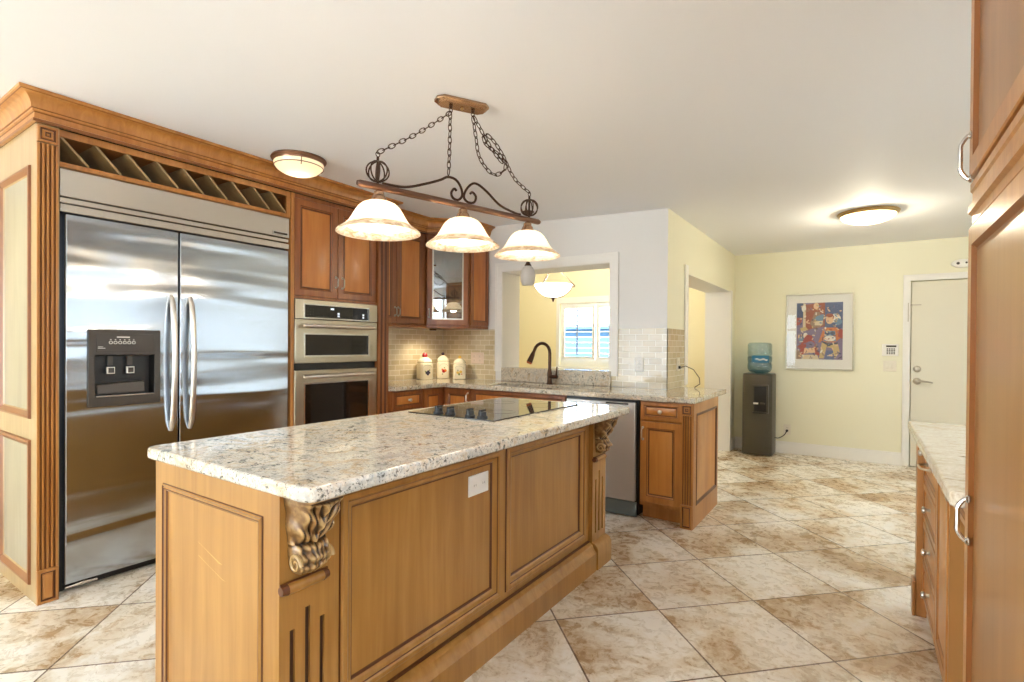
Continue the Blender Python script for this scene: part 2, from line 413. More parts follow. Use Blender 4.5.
b = MB(); b.cells(PXZ, [-6.1, -3.85, -2.65, -1.64, .41, 1.27, 1.9], [0, .965, 1.90, 1.985, WT],
                  lambda x, z: not (-3.85 < x < -2.65 and .965 < z < 1.90) and not (.41 < x < 1.27 and z < 1.985), 7.012, 7.15)
b.box(.36, 1.32, 7.15, 7.2, 0, 2.05)  # unseen slab added behind the door to stop sky light leaking in
o = struct(b.build('wall_far', [M['yellow'], M['dining']], smooth=False))
for p in o.data.polygons:
    if p.center.x < -1.64: p.material_index = 1
b = MB(); b.box(-4.15, -4.0, .79, 3.06, 0, WT); b.box(-4.15, -3.8, 3.06, 4.297, 0, WT)
struct(b.build('wall_left', M['wallwhite'], smooth=False))
b = MB(); b.cells(PYZ, [-4.0, -.62, .62, 1.95, 3.0, 3.26], [0, .95, 1.08, 2.10, 2.3, WT], lambda y, z: not (-.62 < y < .62 and .95 < z < 2.3) and not (1.95 < y < 3.0 and 1.08 < z < 2.10), .862, 1.0)
b.box(1.0, 1.9, 3.16, 3.26, 0, WT); b.cells(PYZ, [3.26, 3.75, 5.5, 7.012], [0, .9, 2.1, WT], lambda y, z: not (3.75 < y < 5.5 and .9 < z < 2.1), 1.78, 1.9)
struct(b.build('wall_right', M['wallwhite'], smooth=False))
b = MB(); b.box(-6.25, -6.1, -4.0, 7.15, 0, WT); struct(b.build('wall_outer', M['dining'], smooth=False))
b = MB(); b.cells(PXZ, [-6.25, -6.0, -1.7, .862], [0, .1, 2.3, WT], lambda x, z: not (-6.0 < x < -1.7 and .1 < z < 2.3), -4.15, -4.0)
struct(b.build('wall_rear', M['wallwhite'], smooth=False))
rw = MB()
for k in range(6): rw.box(-6.0+k*.86-.035, -6.0+k*.86+.035, -4.1, -4.03, .1, 2.3)
for z in (.1, 1.75, 2.24): rw.box(-6.0, -1.7, -4.1, -4.03, z, z+.06)
struct(rw.build('window_2', M['white'], smooth=False))
rw = MB()   # window in the right wall behind the camera
for y in (-.62, -.03, .56): rw.box(.93, .97, y, y+.06, .95, 2.3)
for z in (.95, 1.6, 2.24): rw.box(.93, .97, -.62, .62, z, z+.06)
struct(rw.build('window_3', M['white'], smooth=False))
rw = MB(); rw.cells(PYZ, [1.95, 2.0, 2.95, 3.0], [1.08, 1.13, 2.05, 2.10], lambda y, z: not (2.0 < y < 2.95 and 1.13 < z < 2.05), .93, .97); w4 = struct(rw.build('added_reflection_window', M['white'], smooth=False))  # unseen blinded window over the counter, added for bright refrigerator reflections
rw = MB()
for k in range(23): rw.obox((.885, 2.0, 1.135+k*.04), Y, Vector((.50, 0, .866)), Vector((-.866, 0, .50)), .95, .042, .002)
rw.build('added_blind', M['white'], w4, smooth=False)
rw = MB(); rw.cells(PYZ, [3.75, 3.8, 4.6, 4.65, 5.45, 5.5], [.9, .95, 2.05, 2.10], lambda y, z: not ((3.8 < y < 4.6 or 4.65 < y < 5.45) and .95 < z < 2.05), 1.84, 1.88); w5 = struct(rw.build('added_hall_window', M['white'], smooth=False))  # unseen window, added to brighten the refrigerator reflection and the hall
rw = MB()
for k in range(28): rw.obox((1.80, 3.8, .955+k*.04), Y, Vector((.42, 0, .9075)), Vector((-.9075, 0, .42)), 1.65, .042, .002)
rw.build('added_blind', M['white'], w5, smooth=False)
b = MB(); b.box(-9, 1, 10.4, 10.6, -.2, 1.62); b.box(-9.2, 1.2, 10.3, 10.9, 1.62, 1.72); struct(b.build('wall_outside', M['outside'], smooth=False))
b = MB(); b.box(-12, 6, 7.3, 14, -.25, -.15); struct(b.build('ground_patio', plain('patio_paving', (74, 88, 96), .8), smooth=False))
b = MB(); b.box(-14, 6, -14, -4.3, -.25, -.15); struct(b.build('bounce_ground', plain('bounce_paving', (214, 208, 196), .8), smooth=False))  # unseen bright ground, added to bounce sunlight up to the ceiling

# trims
def casing(name, P, a0, a1, b0, b1, w, c0, c1, bottom=False, flip=1):
    t = MB()
    for k, (ins, c) in enumerate(((0, c0), (.018, c1))):
        pass
    d = (c1-c0)
    t.cells(P, [a0, a0+w, a1-w, a1], [b0, b1-w, b1], lambda a, z: not (a0+w < a < a1-w and z < b1-w), c0, c0+d*.7)
    t.cells(P, [a0, a0+w*.35, a1-w*.35, a1], [b0, b1-w*.35, b1], lambda a, z: not (a0+w*.35 < a < a1-w*.35 and z < b1-w*.35), c0+d*.7, c1)
    return struct(t.build(name, M['white'], bevel=.004))
casing('trim_1', PXZ, -3.094, -1.775, 1.005, 2.09, .085, 4.2965, 4.275)
casing('trim_2', PXZ, .345, 1.335, 0, 2.05, .065, 7.0115, 6.992)
t = MB(); t.box(-1.3495, -1.335, 4.775, 4.872, .92, 2.01); t.box(-1.3495, -1.335, 6.72, 6.80, 0, 1.95); struct(t.build('trim_3', M['white'], bevel=.004))
t = MB(); t.box(-1.335, .345, 6.994, 7.0115, 0, .12); t.box(-1.335, .345, 7.0, 7.0115, .12, .14); struct(t.build('baseboard_far', M['white'], bevel=.003))
t = MB(); t.box(-1.3495, -1.333, 6.80, 6.994, 0, .12); t.box(-1.3495, -1.339, 6.80, 6.994, .12, .14); struct(t.build('baseboard_side', M['white'], bevel=.003))

# dining window with plantation shutters
def mk_window():
    f = MB()
    f.cells(PXZ, [-3.90, -3.85, -2.65, -2.60], [.94, .965, 1.90, 1.99], lambda x, z: not (-3.85 < x < -2.65 and .965 < z < 1.90), 7.011, 6.99)
    f.cells(PXZ, [-3.85, -3.80, -3.27, -3.23, -2.70, -2.65], [.965, 1.06, 1.86, 1.90], lambda x, z: not ((-3.80 < x < -3.27 or -3.23 < x < -2.70) and 1.06 < z < 1.86), 7.05, 7.09)
    w = struct(f.build('window_1', M['white'], bevel=.003))
    for x0, x1 in ((-3.80, -3.27), (-3.23, -2.70)):
        s = MB()
        s.cells(PXZ, [x0, x0+.035, x1-.035, x1], [1.06, 1.10, 1.82, 1.86], lambda x, z: not (x0+.035 < x < x1-.035 and 1.10 < z < 1.82), 7.0, 7.03)
        for k in range(9):
            z = 1.14+k*.08; s.obox((x0+.035, 6.985, z), X, Vector((0, .98, .17)).normalized(), Vector((0, -.17, .98)).normalized(), x1-x0-.07, .06, .009)
        s.box((x0+x1)/2-.009, (x0+x1)/2+.009, 6.968, 6.98, 1.12, 1.81, 1)
        s.build('shutter', [M['white'], plain('shutter_rod', (120, 126, 132), .5)], w)
    g = MB(); g.box(-3.85, -2.65, 7.10, 7.106, .965, 1.90); g.build('pane', M['pane'], w)
    s = MB(); s.box(-3.95, -2.55, 6.88, 6.99, .905, .94); s.build('sill', M['white'], w, bevel=.004)
mk_window()

# door in the far wall
def mk_door():
    d = MB(); d.box(.418, 1.262, 7.03, 7.07, .006, 1.978); dr = struct(d.build('door_1', M['doorp'], bevel=.003))
    k = MB(); k.lathe((.472, 7.0295, 1.046), [(.034, 0), (.034, .008), (.026, .014), (.022, .03), (.012, .034)], 24, -Y); k.build('deadbolt', M['nickel'], dr)
    k = MB(); k.lathe((.472, 7.0295, .915), [(.036, 0), (.036, .008), (.026, .016), (.013, .022), (.013, .05)], 24, -Y)
    k.tube([(.472, 6.985, .915), (.50, 6.98, .918), (.55, 6.98, .914), (.60, 6.985, .905)], [.012, .010, .009, .008]); k.build('lever_handle', M['nickel'], dr)
    k = MB(); k.box(.385, .50, 7.0, 7.012, 1.722, 1.734); k.box(.385, .393, 6.985, 6.996, 1.55, 1.75); k.build('swing_latch', M['nickel'], dr)
mk_door()

# ------------------------------------------------------------------ cabinet vocabulary
DOOR = [(0, 0), (0, .017), (.003, .020), (.046, .020), (.049, .018, 1), (.056, .013), (.060, .011, 1), (.064, .011, 1), (.068, .012), (.098, .018, 2)]
DRAWER = [(0, 0), (0, .017), (.003, .020), (.026, .020), (.028, .018, 1), (.033, .013), (.036, .012, 1), (.039, .012, 1), (.042, .013), (.056, .018, 2)]
def front(name, O, U, N, w, h, parent, mats=('wood', 'glaze', 'panel'), prof=None):
    b = MB(); b.ring(O, U, Z, N, w, h, prof or DOOR, capm=2, back=True)
    return b.build(name, [M[k] for k in mats], parent, recalc=False, angle=25)
def pull(parent, O, along, N, L=.085, r=.0045, out=.026, mat='nickel', name='handle'):
    O = Vector(O); b = MB(); n = 17
    pts = [O+along*(-L/2)]+[O+along*(L/2)*(-1+2*i/(n-1))*(.98)+N*out*min(1, 1.25*math.sin(PI*(i+.7)/(n+.4))**.6) for i in range(n)]+[O+along*(L/2)]
    b.tube(pts, [r*1.5]+[r]*n+[r*1.5], 8)
    for s in (-1, 1): b.lathe(O+along*s*L/2, [(r*2.1, 0), (r*2.1, .003), (r*1.3, .006)], 12, N)
    return b.build(name, M[mat], parent)
def knob(parent, O, N, r=.015, mat='nickel', name='knob'):
    b = MB(); b.lathe(O, [(r*.7, 0), (r*.45, .004), (r*.4, .012), (r*.8, .016), (r, .021), (r*.9, .027), (r*.4, .030)], 16, N)
    return b.build(name, M[mat], parent)
def rosette(parent, O, U, N, s, mats=('wood', 'glaze')):
    b = MB(); b.ring(O, U, Z, N, s, s, [(0, 0), (0, .014), (.002, .016), (.010, .016), (.013, .011, 1), (.018, .011, 1), (.021, .016), (.028, .016), (.030, .011, 1), (.033, .011, 1), (.035, .014)], back=True)
    return b.build('rosette', [M[k] for k in mats], parent, recalc=False)
def fluted(parent, O, U, N, w, z0, z1, n, mats=('wood', 'glaze2'), d=.012, name='pilaster'):
    O = Vector(O); b = MB(); pitch = w/(n+.6); g = pitch*.52; e0 = (w-(n-1)*pitch)/2
    prof = [(0, 0), (0, d)]
    for k in range(n):
        c = e0+k*pitch; prof += [(c-g/2, d), (c-g*.3, d-.006), (c, d-.008), (c+g*.3, d-.006), (c+g/2, d)]
    prof += [(w, d), (w, 0)]
    vs = [O+U*a+N*h+Z*z for z in (z0, z1) for a, h in prof]; m = len(prof); fs = []; ms = []
    for i in range(m-1):
        fs.append((i, i+1, m+i+1, m+i)); ms.append(1 if prof[i][1] < d and i > 1 and i < m-2 or prof[i+1][1] < d and i > 0 and i < m-2 else 0)
    fs += [tuple(range(m))[::-1], tuple(range(m, 2*m)), (0, m, 2*m-1, m-1)]; ms += [0, 0, 0]
    b.add(vs, fs, ms); return b.build(name, [M[k] for k in mats], parent)
def plinth(parent, O, U, N, w, h, mats=('wood', 'glaze'), d=.022):
    b = MB(); b.ring(O, U, Z, N, w, h, [(0, 0), (0, d-.002), (.002, d), (w*.16, d), (w*.2, d-.006, 1), (w*.25, d-.006, 1), (w*.32, d-.001), (w*.36, d-.001)], back=True)
    return b.build('plinth_block', [M[k] for k in mats], parent, recalc=False)

# ------------------------------------------------------------------ refrigerator
def mk_fridge():
    R = thing('refrigerator', 'built-in stainless steel side-by-side refrigerator with ice dispenser', 'refrigerator', (-3.6, 1.53, 0))
    b = MB(); b.box(-3.97, -3.385, .897, 2.155, .0, 2.14); b.build('body', M['black'], R)
    b = MB(); b.box(-3.385, -3.33, .899, 2.153, 2.004, 2.142); gp = b.build('top_panel', M['steel2'], R, bevel=.003)
    b = MB(); b.box(-3.3298, -3.326, 2.03, 2.14, 2.016, 2.04); b.box(-3.3262, -3.3252, 2.035, 2.135, 2.0215, 2.0345, 1); b.build('name_plate', [M['chrome'], M['taupe']], gp)
    b = MB()
    for z0, z1, x in ((1.972, 1.999, -3.335), (1.926, 1.966, -3.330)): b.box(-3.385, x, .899, 2.153, z0, z1)
    b.build('vent_trim', M['steel2'], R, bevel=.004)
    d = MB(); d.cells(PYZ, [.921, 1.03, 1.328, 1.4445], [.045, .955, 1.32, 1.918], lambda y, z: not (1.03 < y < 1.328 and .955 < z < 1.32), -3.384, -3.33)
    fd = d.build('freezer_door', M['steel'], R, bevel=.006, seg=3)
    d = MB(); d.box(-3.384, -3.33, 1.4515, 2.150, .045, 1.918); rd = d.build('fresh_food_door', M['steel'], R, bevel=.006, seg=3)
    for dd, y in ((fd, 1.392), (rd, 1.494)):
        h = MB(); n = 17; pts = []
        for i in range(n):
            t = i/(n-1); pts.append((-3.327+.05*math.sin(PI*t)**.55, y+.012, .765+.78*t))
        h.tube(pts, [.011 if i in (0, n-1) else .0155 for i in range(n)], 12, flat=.8); h.build('handle', M['handle'], dd)
    k = MB(); k.box(-3.42, -3.395, .90, 2.153, 0, .042); k.build('kick_plate', M['black'], R)
    k = MB(); k.box(-3.394, -3.345, .925, 1.06, .018, .030); k.tube([(-3.35, .93, .022), (-3.345, 1.0, .03), (-3.35, 1.06, .024)], .008); k.build('hinge', M['chrome'], R)
    # dispenser
    f = MB(); f.cells(PYZ, [1.012, 1.042, 1.316, 1.346], [.934, .985, 1.205, 1.341], lambda y, z: not (1.042 < y < 1.316 and .985 < z < 1.205), -3.329, -3.318)
    D = f.build('ice_dispenser', M['taupe'], R, bevel=.003); D['label'] = 'taupe ice and water dispenser set into the freezer door'
    c = MB(); c.add([(-3.325, 1.038, .98), (-3.325, 1.32, .98), (-3.325, 1.32, 1.21), (-3.325, 1.038, 1.21), (-3.37, 1.05, .99), (-3.37, 1.308, .99), (-3.37, 1.308, 1.2), (-3.37, 1.05, 1.2)],
                    [(0, 1, 5, 4), (1, 2, 6, 5), (2, 3, 7, 6), (3, 0, 4, 7), (4, 5, 6, 7)]); c.build('cavity', M['black'], D)
    c = MB(); c.box(-3.319, -3.315, 1.045, 1.315, 1.222, 1.318); c.build('control_panel', M['taupe'], D, bevel=.002)
    c = MB(); c.box(-3.3152, -3.3138, 1.135, 1.195, 1.298, 1.304)
    for k in range(6):
        y = 1.108+k*.021; ring = [(-3.3145, y+.0075*math.cos(a*PI/6), 1.272+.0075*math.sin(a*PI/6)) for a in range(12)]
        c.tube(ring, .0016, 6, closed=True); c.box(-3.3152, -3.3142, y-.003, y+.003, 1.285, 1.289)
    for z, w in ((1.247, .022), (1.240, .032)): c.box(-3.3152, -3.3142, 1.052, 1.052+w, z, z+.003)
    c.build('button_marking', M['print'], D)
    for y, w in ((1.115, .036), (1.205, .036)):
        p = MB(); p.box(-3.365, -3.342, y-.012, y+.012, 1.15, 1.2, 1); p.ring((-3.345, y-w/2, 1.105), Y, Z, X, w, .036, [(0, 0), (0, .012), (.005, .016), (.009, .014, 1)], capm=1, back=True)
        p.build('paddle', [M['print'], M['taupe']], D)
    t = MB(); pts = []
    t.add([(-3.365, 1.052, 1.0), (-3.322, 1.052, 1.0), (-3.322, 1.27, 1.0), (-3.365, 1.27, 1.0), (-3.365, 1.052, 1.055), (-3.33, 1.052, 1.048), (-3.33, 1.27, 1.06), (-3.365, 1.27, 1.065)],
          [(0, 1, 2, 3), (4, 5, 6, 7), (0, 1, 5, 4), (1, 2, 6, 5), (2, 3, 7, 6), (3, 0, 4, 7)])
    t.build('ice_chute', M['taupe'], D, bevel=.004)
    t = MB(); t.box(-3.368, -3.312, 1.045, 1.313, .984, .992); t.build('drip_tray', M['chrome'], D, bevel=.002)
mk_fridge()

# ------------------------------------------------------------------ surround of the refrigerator
def mk_endpanel():
    R = thing('refrigerator_surround', 'pale wooden end panel with fluted post beside the refrigerator', 'cabinet panel', (-3.6, .84, 0))
    b = MB(); b.cells(PXZ, [-4.0, -3.93, -3.392, -3.312], [0, .076, .79, .893, 2.14, 2.33], lambda x, z: not (-3.93 < x < -3.392 and (.076 < z < .79 or .893 < z < 2.14)), .806, .822)
    b.box(-3.998, -3.312, .822, .893, 0, 2.33); b.build('frame', M['palef'], R)
    P = [(0, -.0005), (.003, .010, 1), (.014, .012, 1), (.026, .004, 1), (.034, -.004, 1), (.04, -.009)]
    for z0, z1 in ((.076, .79), (.893, 2.14)):
        p = MB(); p.ring((-3.93, .806, z0), X, Z, -Y, .538, z1-z0, P, capm=2); p.build('panel', [M['palef'], M['glaze2'], M['pale']], R, recalc=False)
    fluted(R, (-3.312, .806, 0), Y, X, .080, .165, 2.235, 4)
    rosette(R, (-3.312, .8065, 2.240), Y, X, .079)
    plinth(R, (-3.312, .805, 0), Y, X, .082, .165)
mk_endpanel()

def mk_winerack():
    R = thing('wine_rack', 'long diagonal wine rack built in above the refrigerator', 'wine rack', (-3.6, 1.53, 2.145))
    b = MB(); b.box(-3.95, -3.93, .895, 2.158, 2.146, 2.33); b.box(-3.95, -3.34, .895, 2.158, 2.306, 2.33); b.box(-3.95, -3.34, .895, 2.158, 2.146, 2.162); b.build('body', M['interior'], R)
    b = MB(); b.cells(PYZ, [.895, .899, 2.128, 2.158], [2.146, 2.172, 2.295, 2.33], lambda y, z: not (.899 < y < 2.128 and 2.172 < z < 2.295), -3.34, -3.325); b.build('face_frame', M['wood'], R, bevel=.002)
    u = Vector((0, .115, -.123)).normalized(); n = Vector((0, .123, .115)).normalized()
    for k in range(9):
        y = .899+k*.1415; z = 2.296; L = .168
        if k == 8: y = 2.012
        b = MB(); b.obox((-3.93, y, z), X, u, n, .597, L, .010); b.build('divider', M['palef'], R)
mk_winerack()

def sweep(b, path, prof, m=0):
    n = len(path); P = [Vector((p[0], p[1], 0)) for p in path]; rings = []
    for i in range(n):
        ns = []
        for a, c in ((i-1, i), (i, i+1)):
            if 0 <= a and c < n:
                d = (P[c]-P[a]).normalized(); ns.append(Vector((d.y, -d.x, 0)))
        if len(ns) == 1: mit = ns[0]
        else:
            s = (ns[0]+ns[1]).normalized(); mit = s/max(.3, s.dot(ns[0]))
        rings.append([P[i]+mit*o+Z*z for o, z, *_ in prof])
    k = len(prof); vs = [v for r in rings for v in r]; fs = []; ms = []
    for i in range(n-1):
        for j in range(k-1):
            fs.append((i*k+j, (i+1)*k+j, (i+1)*k+j+1, i*k+j+1)); ms.append(prof[j+1][2] if len(prof[j+1]) > 2 else m)
    fs += [tuple(range(k)), tuple((n-1)*k+j for j in range(k))[::-1]]; ms += [0, 0]
    b.add(vs, fs, ms)
def mk_crown():
    cp = [(.001, 2.331), (.016, 2.331), (.016, 2.345, 1), (.010, 2.348), (.010, 2.374), (.014, 2.377, 1), (.020, 2.380), (.020, 2.389), (.024, 2.392, 1)]
    cp += [(.026+.044*(1-math.cos(t*PI/12)), 2.393+.058*math.sin(t*PI/12)) for t in range(0, 7)]
    cp += [(.074, 2.453, 1), (.080, 2.456), (.080, 2.4685), (0.001, 2.4685)]
    R = thing('crown_molding', 'honey wood crown molding along the tops of the tall cabinets', 'molding', (-3.4, 2.0, 2.33))
    b = MB(); sweep(b, [(-3.998, .806), (-3.312, .806), (-3.312, 3.06), (-3.79, 3.06)], cp); b.build('tall_run', [M['wood'], M['glaze2']], R, angle=25)
    b = MB(); sweep(b, [(-3.48, 3.145), (-3.48, 3.687), (-3.19, 3.977), (-3.19, 4.295)], cp); b.build('low_run', [M['wood'], M['glaze2']], R, angle=25)
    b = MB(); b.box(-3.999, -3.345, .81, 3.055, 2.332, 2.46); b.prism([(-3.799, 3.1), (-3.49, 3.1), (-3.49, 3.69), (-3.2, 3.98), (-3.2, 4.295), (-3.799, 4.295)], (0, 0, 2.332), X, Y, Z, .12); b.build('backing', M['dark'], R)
mk_crown()

# ------------------------------------------------------------------ oven tower
REDDISH = ('cherry', 'glaze', 'reddishp')
def mk_tower():
    R = thing('oven_cabinet', 'tall cherry cabinet holding the ovens beside the refrigerator', 'cabinet', (-3.6, 2.6, 0))
    b = MB(); b.box(-3.998, -3.36, 2.162, 3.058, .0, .36); b.box(-3.998, -3.36, 2.162, 3.058, 1.60, 2.33)
    b.box(-3.998, -3.36, 2.162, 2.184, .36, 1.60); b.box(-3.998, -3.36, 2.95, 3.058, .36, 1.60); b.build('body', M['cherry'], R)
    b = MB(); b.box(-3.36, -3.322, 2.161, 2.187, 0, 2.33); b.build('stile', M['wood'], R, bevel=.002)
    fluted(R, (-3.36, 2.945, 0), Y, X, .113, 0, 2.33, 2, mats=('cherry', 'glaze'), d=.048, name='stile')
    b = MB(); b.box(-3.36, -3.33, 2.187, 2.945, 2.303, 2.33); b.build('rail', M['cherry'], R); b = MB(); b.box(-3.36, -3.33, 2.187, 2.945, 1.594, 1.612); b.build('rail', M['cherry'], R)
    for y0, y1, yp in ((2.192, 2.556, 2.541), (2.562, 2.935, 2.60)):
        d = front('door', (-3.36, y0, 1.614), Y, X, y1-y0, .688, R, REDDISH, [(i, e+.012, *r) if k else (i, e) for k, (i, e, *r) in enumerate(DOOR)])
        pull(d, (-3.328, yp, 1.735), Z, X, .08)
    d = front('drawer', (-3.36, 2.192, .1), Y, X, .745, .25, R, REDDISH, DRAWER)
    knob(d, (-3.34, 2.565, .225), X)
mk_tower()

def mk_oven():
    R = thing('wall_oven', 'stainless double wall oven with black control panel in cherry cabinet', 'oven', (-3.6, 2.565, .37))
    b = MB(); b.box(-3.95, -3.345, 2.192, 2.938, .37, 1.588); b.build('body', M['black'], R)
    b = MB(); b.cells(PYZ, [2.192, 2.262, 2.852, 2.938], [1.452, 1.458, 1.556, 1.588], lambda y, z: not (2.262 < y < 2.852 and 1.458 < z < 1.556), -3.345, -3.318)
    b.box(-3.3445, -3.322, 2.262, 2.852, 1.458, 1.556, 1); cp = b.build('control_panel', [M['ovensteel'], M['blackglass']], R)
    b = MB()
    b.cells(PYZ, [2.258, 2.268, 2.846, 2.856], [1.453, 1.462, 1.552, 1.561], lambda y, z: not (2.268 < y < 2.846 and 1.462 < z < 1.552), -3.322, -3.313); b.build('bezel', M['chrome'], cp)
    b = MB(); rng = random.Random(3)
    for c in range(3):
        for r in range(3): b.box(-3.3218, -3.3208, 2.292+c*.022, 2.300+c*.022, 1.480+r*.02, 1.484+r*.02)
    for k in range(11): b.box(-3.3218, -3.3208, 2.385+k*.034, 2.393+k*.034, 1.474, 1.478)
    b.box(-3.3218, -3.3206, 2.49, 2.52, 1.525, 1.538, 1); b.box(-3.3218, -3.3206, 2.552, 2.57, 1.494, 1.506, 1); b.box(-3.3218, -3.3206, 2.552, 2.57, 1.475, 1.487, 1)
    for r in range(2): b.box(-3.3218, -3.3206, 2.79, 2.806, 1.475+r*.019, 1.488+r*.019, 1)
    b.build('marking', [M['taupe'], M['display']], cp)
    for z0, z1, hz, w0, w1, m in ((1.130, 1.447, 1.400, 1.183, 1.342, 1), (.375, 1.080, 1.036, .50, .983, 1)):
        b = MB(); b.cells(PYZ, [2.192, 2.268, 2.848, 2.938], [z0, w0, w1, z1], lambda y, z: not (2.268 < y < 2.848 and w0 < z < w1), -3.344, -3.318)
        d = b.build('oven_door', M['ovensteel'], R, bevel=.004)
        b = MB(); b.box(-3.34, -3.323, 2.266, 2.85, w0-.002, w1+.002); b.build('window', M['ovenglass'], d)
        b = MB(); b.cells(PYZ, [2.262, 2.272, 2.844, 2.854], [w0-.006, w0+.004, w1-.004, w1+.006], lambda y, z: not (2.272 < y < 2.844 and w0+.004 < z < w1-.004), -3.3185, -3.314); b.build('window_bezel', M['chrome'], d)
        b = MB(); b.tube([(-3.272, 2.235, hz), (-3.268, 2.26, hz), (-3.265, 2.56, hz), (-3.268, 2.85, hz), (-3.272, 2.875, hz)], [.010, .0145, .0145, .0145, .010], 14)
        for y in (2.27, 2.84): b.box(-3.3182, -3.27, y-.012, y+.012, hz-.009, hz+.009)
        b.build('handle', M['copper'] if m == 0 else M['handle'], d)
mk_oven()

# ------------------------------------------------------------------ wall cabinets
def mk_wallcab():
    R = thing('wall_cabinet', 'two-door cherry wall cabinet between oven tower and glass corner cabinet', 'cabinet', (-3.64, 3.37, 1.43))
    b = MB(); b.box(-3.799, -3.50, 3.062, 3.685, 1.455, 2.33); b.build('body', M['cherry'], R)
    b = MB(); b.box(-3.799, -3.475, 3.062, 3.685, 1.428, 1.455); b.build('light_rail', M['cherry'], R, bevel=.006)
    for y0, y1, yp in ((3.066, 3.300, 3.285), (3.306, 3.668, 3.325)):
        d = front('door', (-3.50, y0, 1.462), Y, X, y1-y0, .84, R, REDDISH); pull(d, (-3.48, yp, 1.565), Z, X, .075)
mk_wallcab()
DU = Vector((.29, .29, 0)).normalized(); DN = Vector((DU.y, -DU.x, 0)); DO = Vector((-3.48, 3.687, 0)); DL = .41
def mk_cornercab():
    R = thing('corner_cabinet', 'angled cherry corner wall cabinet with clear glass door', 'cabinet', (-3.5, 4.0, 1.43))
    poly = [(-3.799, 4.288), (-3.799, 3.688), (-3.482, 3.688), (-3.19, 3.98), (-3.19, 4.288)]
    b = MB(); b.prism(poly, (0, 0, 1.455), X, Y, Z, .02); b.prism(poly, (0, 0, 2.31), X, Y, Z, .02)
    b.box(-3.799, -3.785, 3.688, 4.288, 1.475, 2.31); b.box(-3.785, -3.205, 4.274, 4.288, 1.475, 2.31)
    b.box(-3.785, -3.485, 3.688, 3.703, 1.475, 2.31); b.box(-3.205, -3.19, 3.98, 4.288, 1.475, 2.31); b.build('body', M['cherry'], R)
    b = MB(); off = [(-3.799, 4.288), (-3.799, 3.688), (-3.478, 3.688), (-3.183, 3.98), (-3.183, 4.288)]; b.prism(off, (0, 0, 1.428), X, Y, Z, .027); b.build('light_rail', M['cherry'], R, bevel=.006)
    for z in (1.70, 1.905):
        s = MB(); s.prism([(-3.784, 4.273), (-3.784, 3.72), (-3.50, 3.72), (-3.21, 4.0), (-3.21, 4.273)], (0, 0, z), X, Y, Z, .018); s.build('shelf', M['palef'], R)
    front('side_panel', (-3.19, 3.992, 1.462), Y, X, .29, .85, R, REDDISH, [(i*.75, e*.7, *r) for i, e, *r in DOOR])
    b = MB(); w, h, st = DL-.012, .845, .052; O = DO+DU*.006+Z*1.460+DN*.002
    P = lambda a, c, n: O+DU*a+Z*c+DN*n
    b.cells(P, [0, st, w-st, w], [0, st, h-st, h], lambda a, c: not (st < a < w-st and st < c < h-st), 0, .02)
    d = b.build('glass_door', M['cherry'], R, bevel=.004)
    b = MB(); b.cells(P, [st-.002, st+.010, w-st-.010, w-st+.002], [st-.002, st+.010, h-st-.010, h-st+.002], lambda a, c: not (st+.010 < a < w-st-.010 and st+.010 < c < h-st-.010), .014, .024); b.build('bead', M['nickel'], d)
    b = MB(); b.obox(P(st, st, .008), DU, Z, DN, w-2*st, h-2*st, .004); b.build('pane', M['glass'], d)
    pull(d, P(.022, .11, .020), Z, DN, .075)
mk_cornercab()
def mk_glass(x, y, z):
    g = MB(); g.lathe((x, y, z), [(.032, 0), (.032, .002), (.006, .006), (.004, .07), (.010, .08), (.030, .10), (.036, .13), (.033, .17), (.031, .185), (.029, .185), (.034, .13), (.028, .102), (.004, .084)], 20, cap=False)
    o = g.build('wine_glass', M['wineglass'], loc=(x, y, z))
    return tag(o, 'stemmed wine glass on the upper shelf behind the corner cabinet glass', 'glass', 'wine glasses in the corner cabinet')
g0 = mk_glass(-3.50, 3.80, 1.9235)
for x, y in ((-3.42, 3.88), (-3.34, 3.96), (-3.60, 3.86), (-3.46, 4.0)):
    g = g0.copy(); COL.objects.link(g); g.location = (x, y, 1.9235)
b = MB(); b.lathe((-3.55, 3.86, 1.4278), [(.034, 0), (.036, -.004), (.036, -.014), (.030, -.020)], 24, m=0); b.lathe((-3.55, 3.86, 1.4082), [(.026, 0), (.024, -.003)], 24, m=1)
tag(b.build('puck_light', [M['bronze'], M['print']], loc=(-3.55, 3.86, 1.4278)), 'small bronze puck light under the corner wall cabinet', 'light')
pl = lamp('puck_lamp', 'SPOT', (-3.55, 3.86, 1.402), 12.0, (1.0, .84, .60), .02, bpy.data.objects['puck_light']); pl.data.spot_size = math.radians(150); pl.data.spot_blend = .7; pl.data.shadow_soft_size = .02

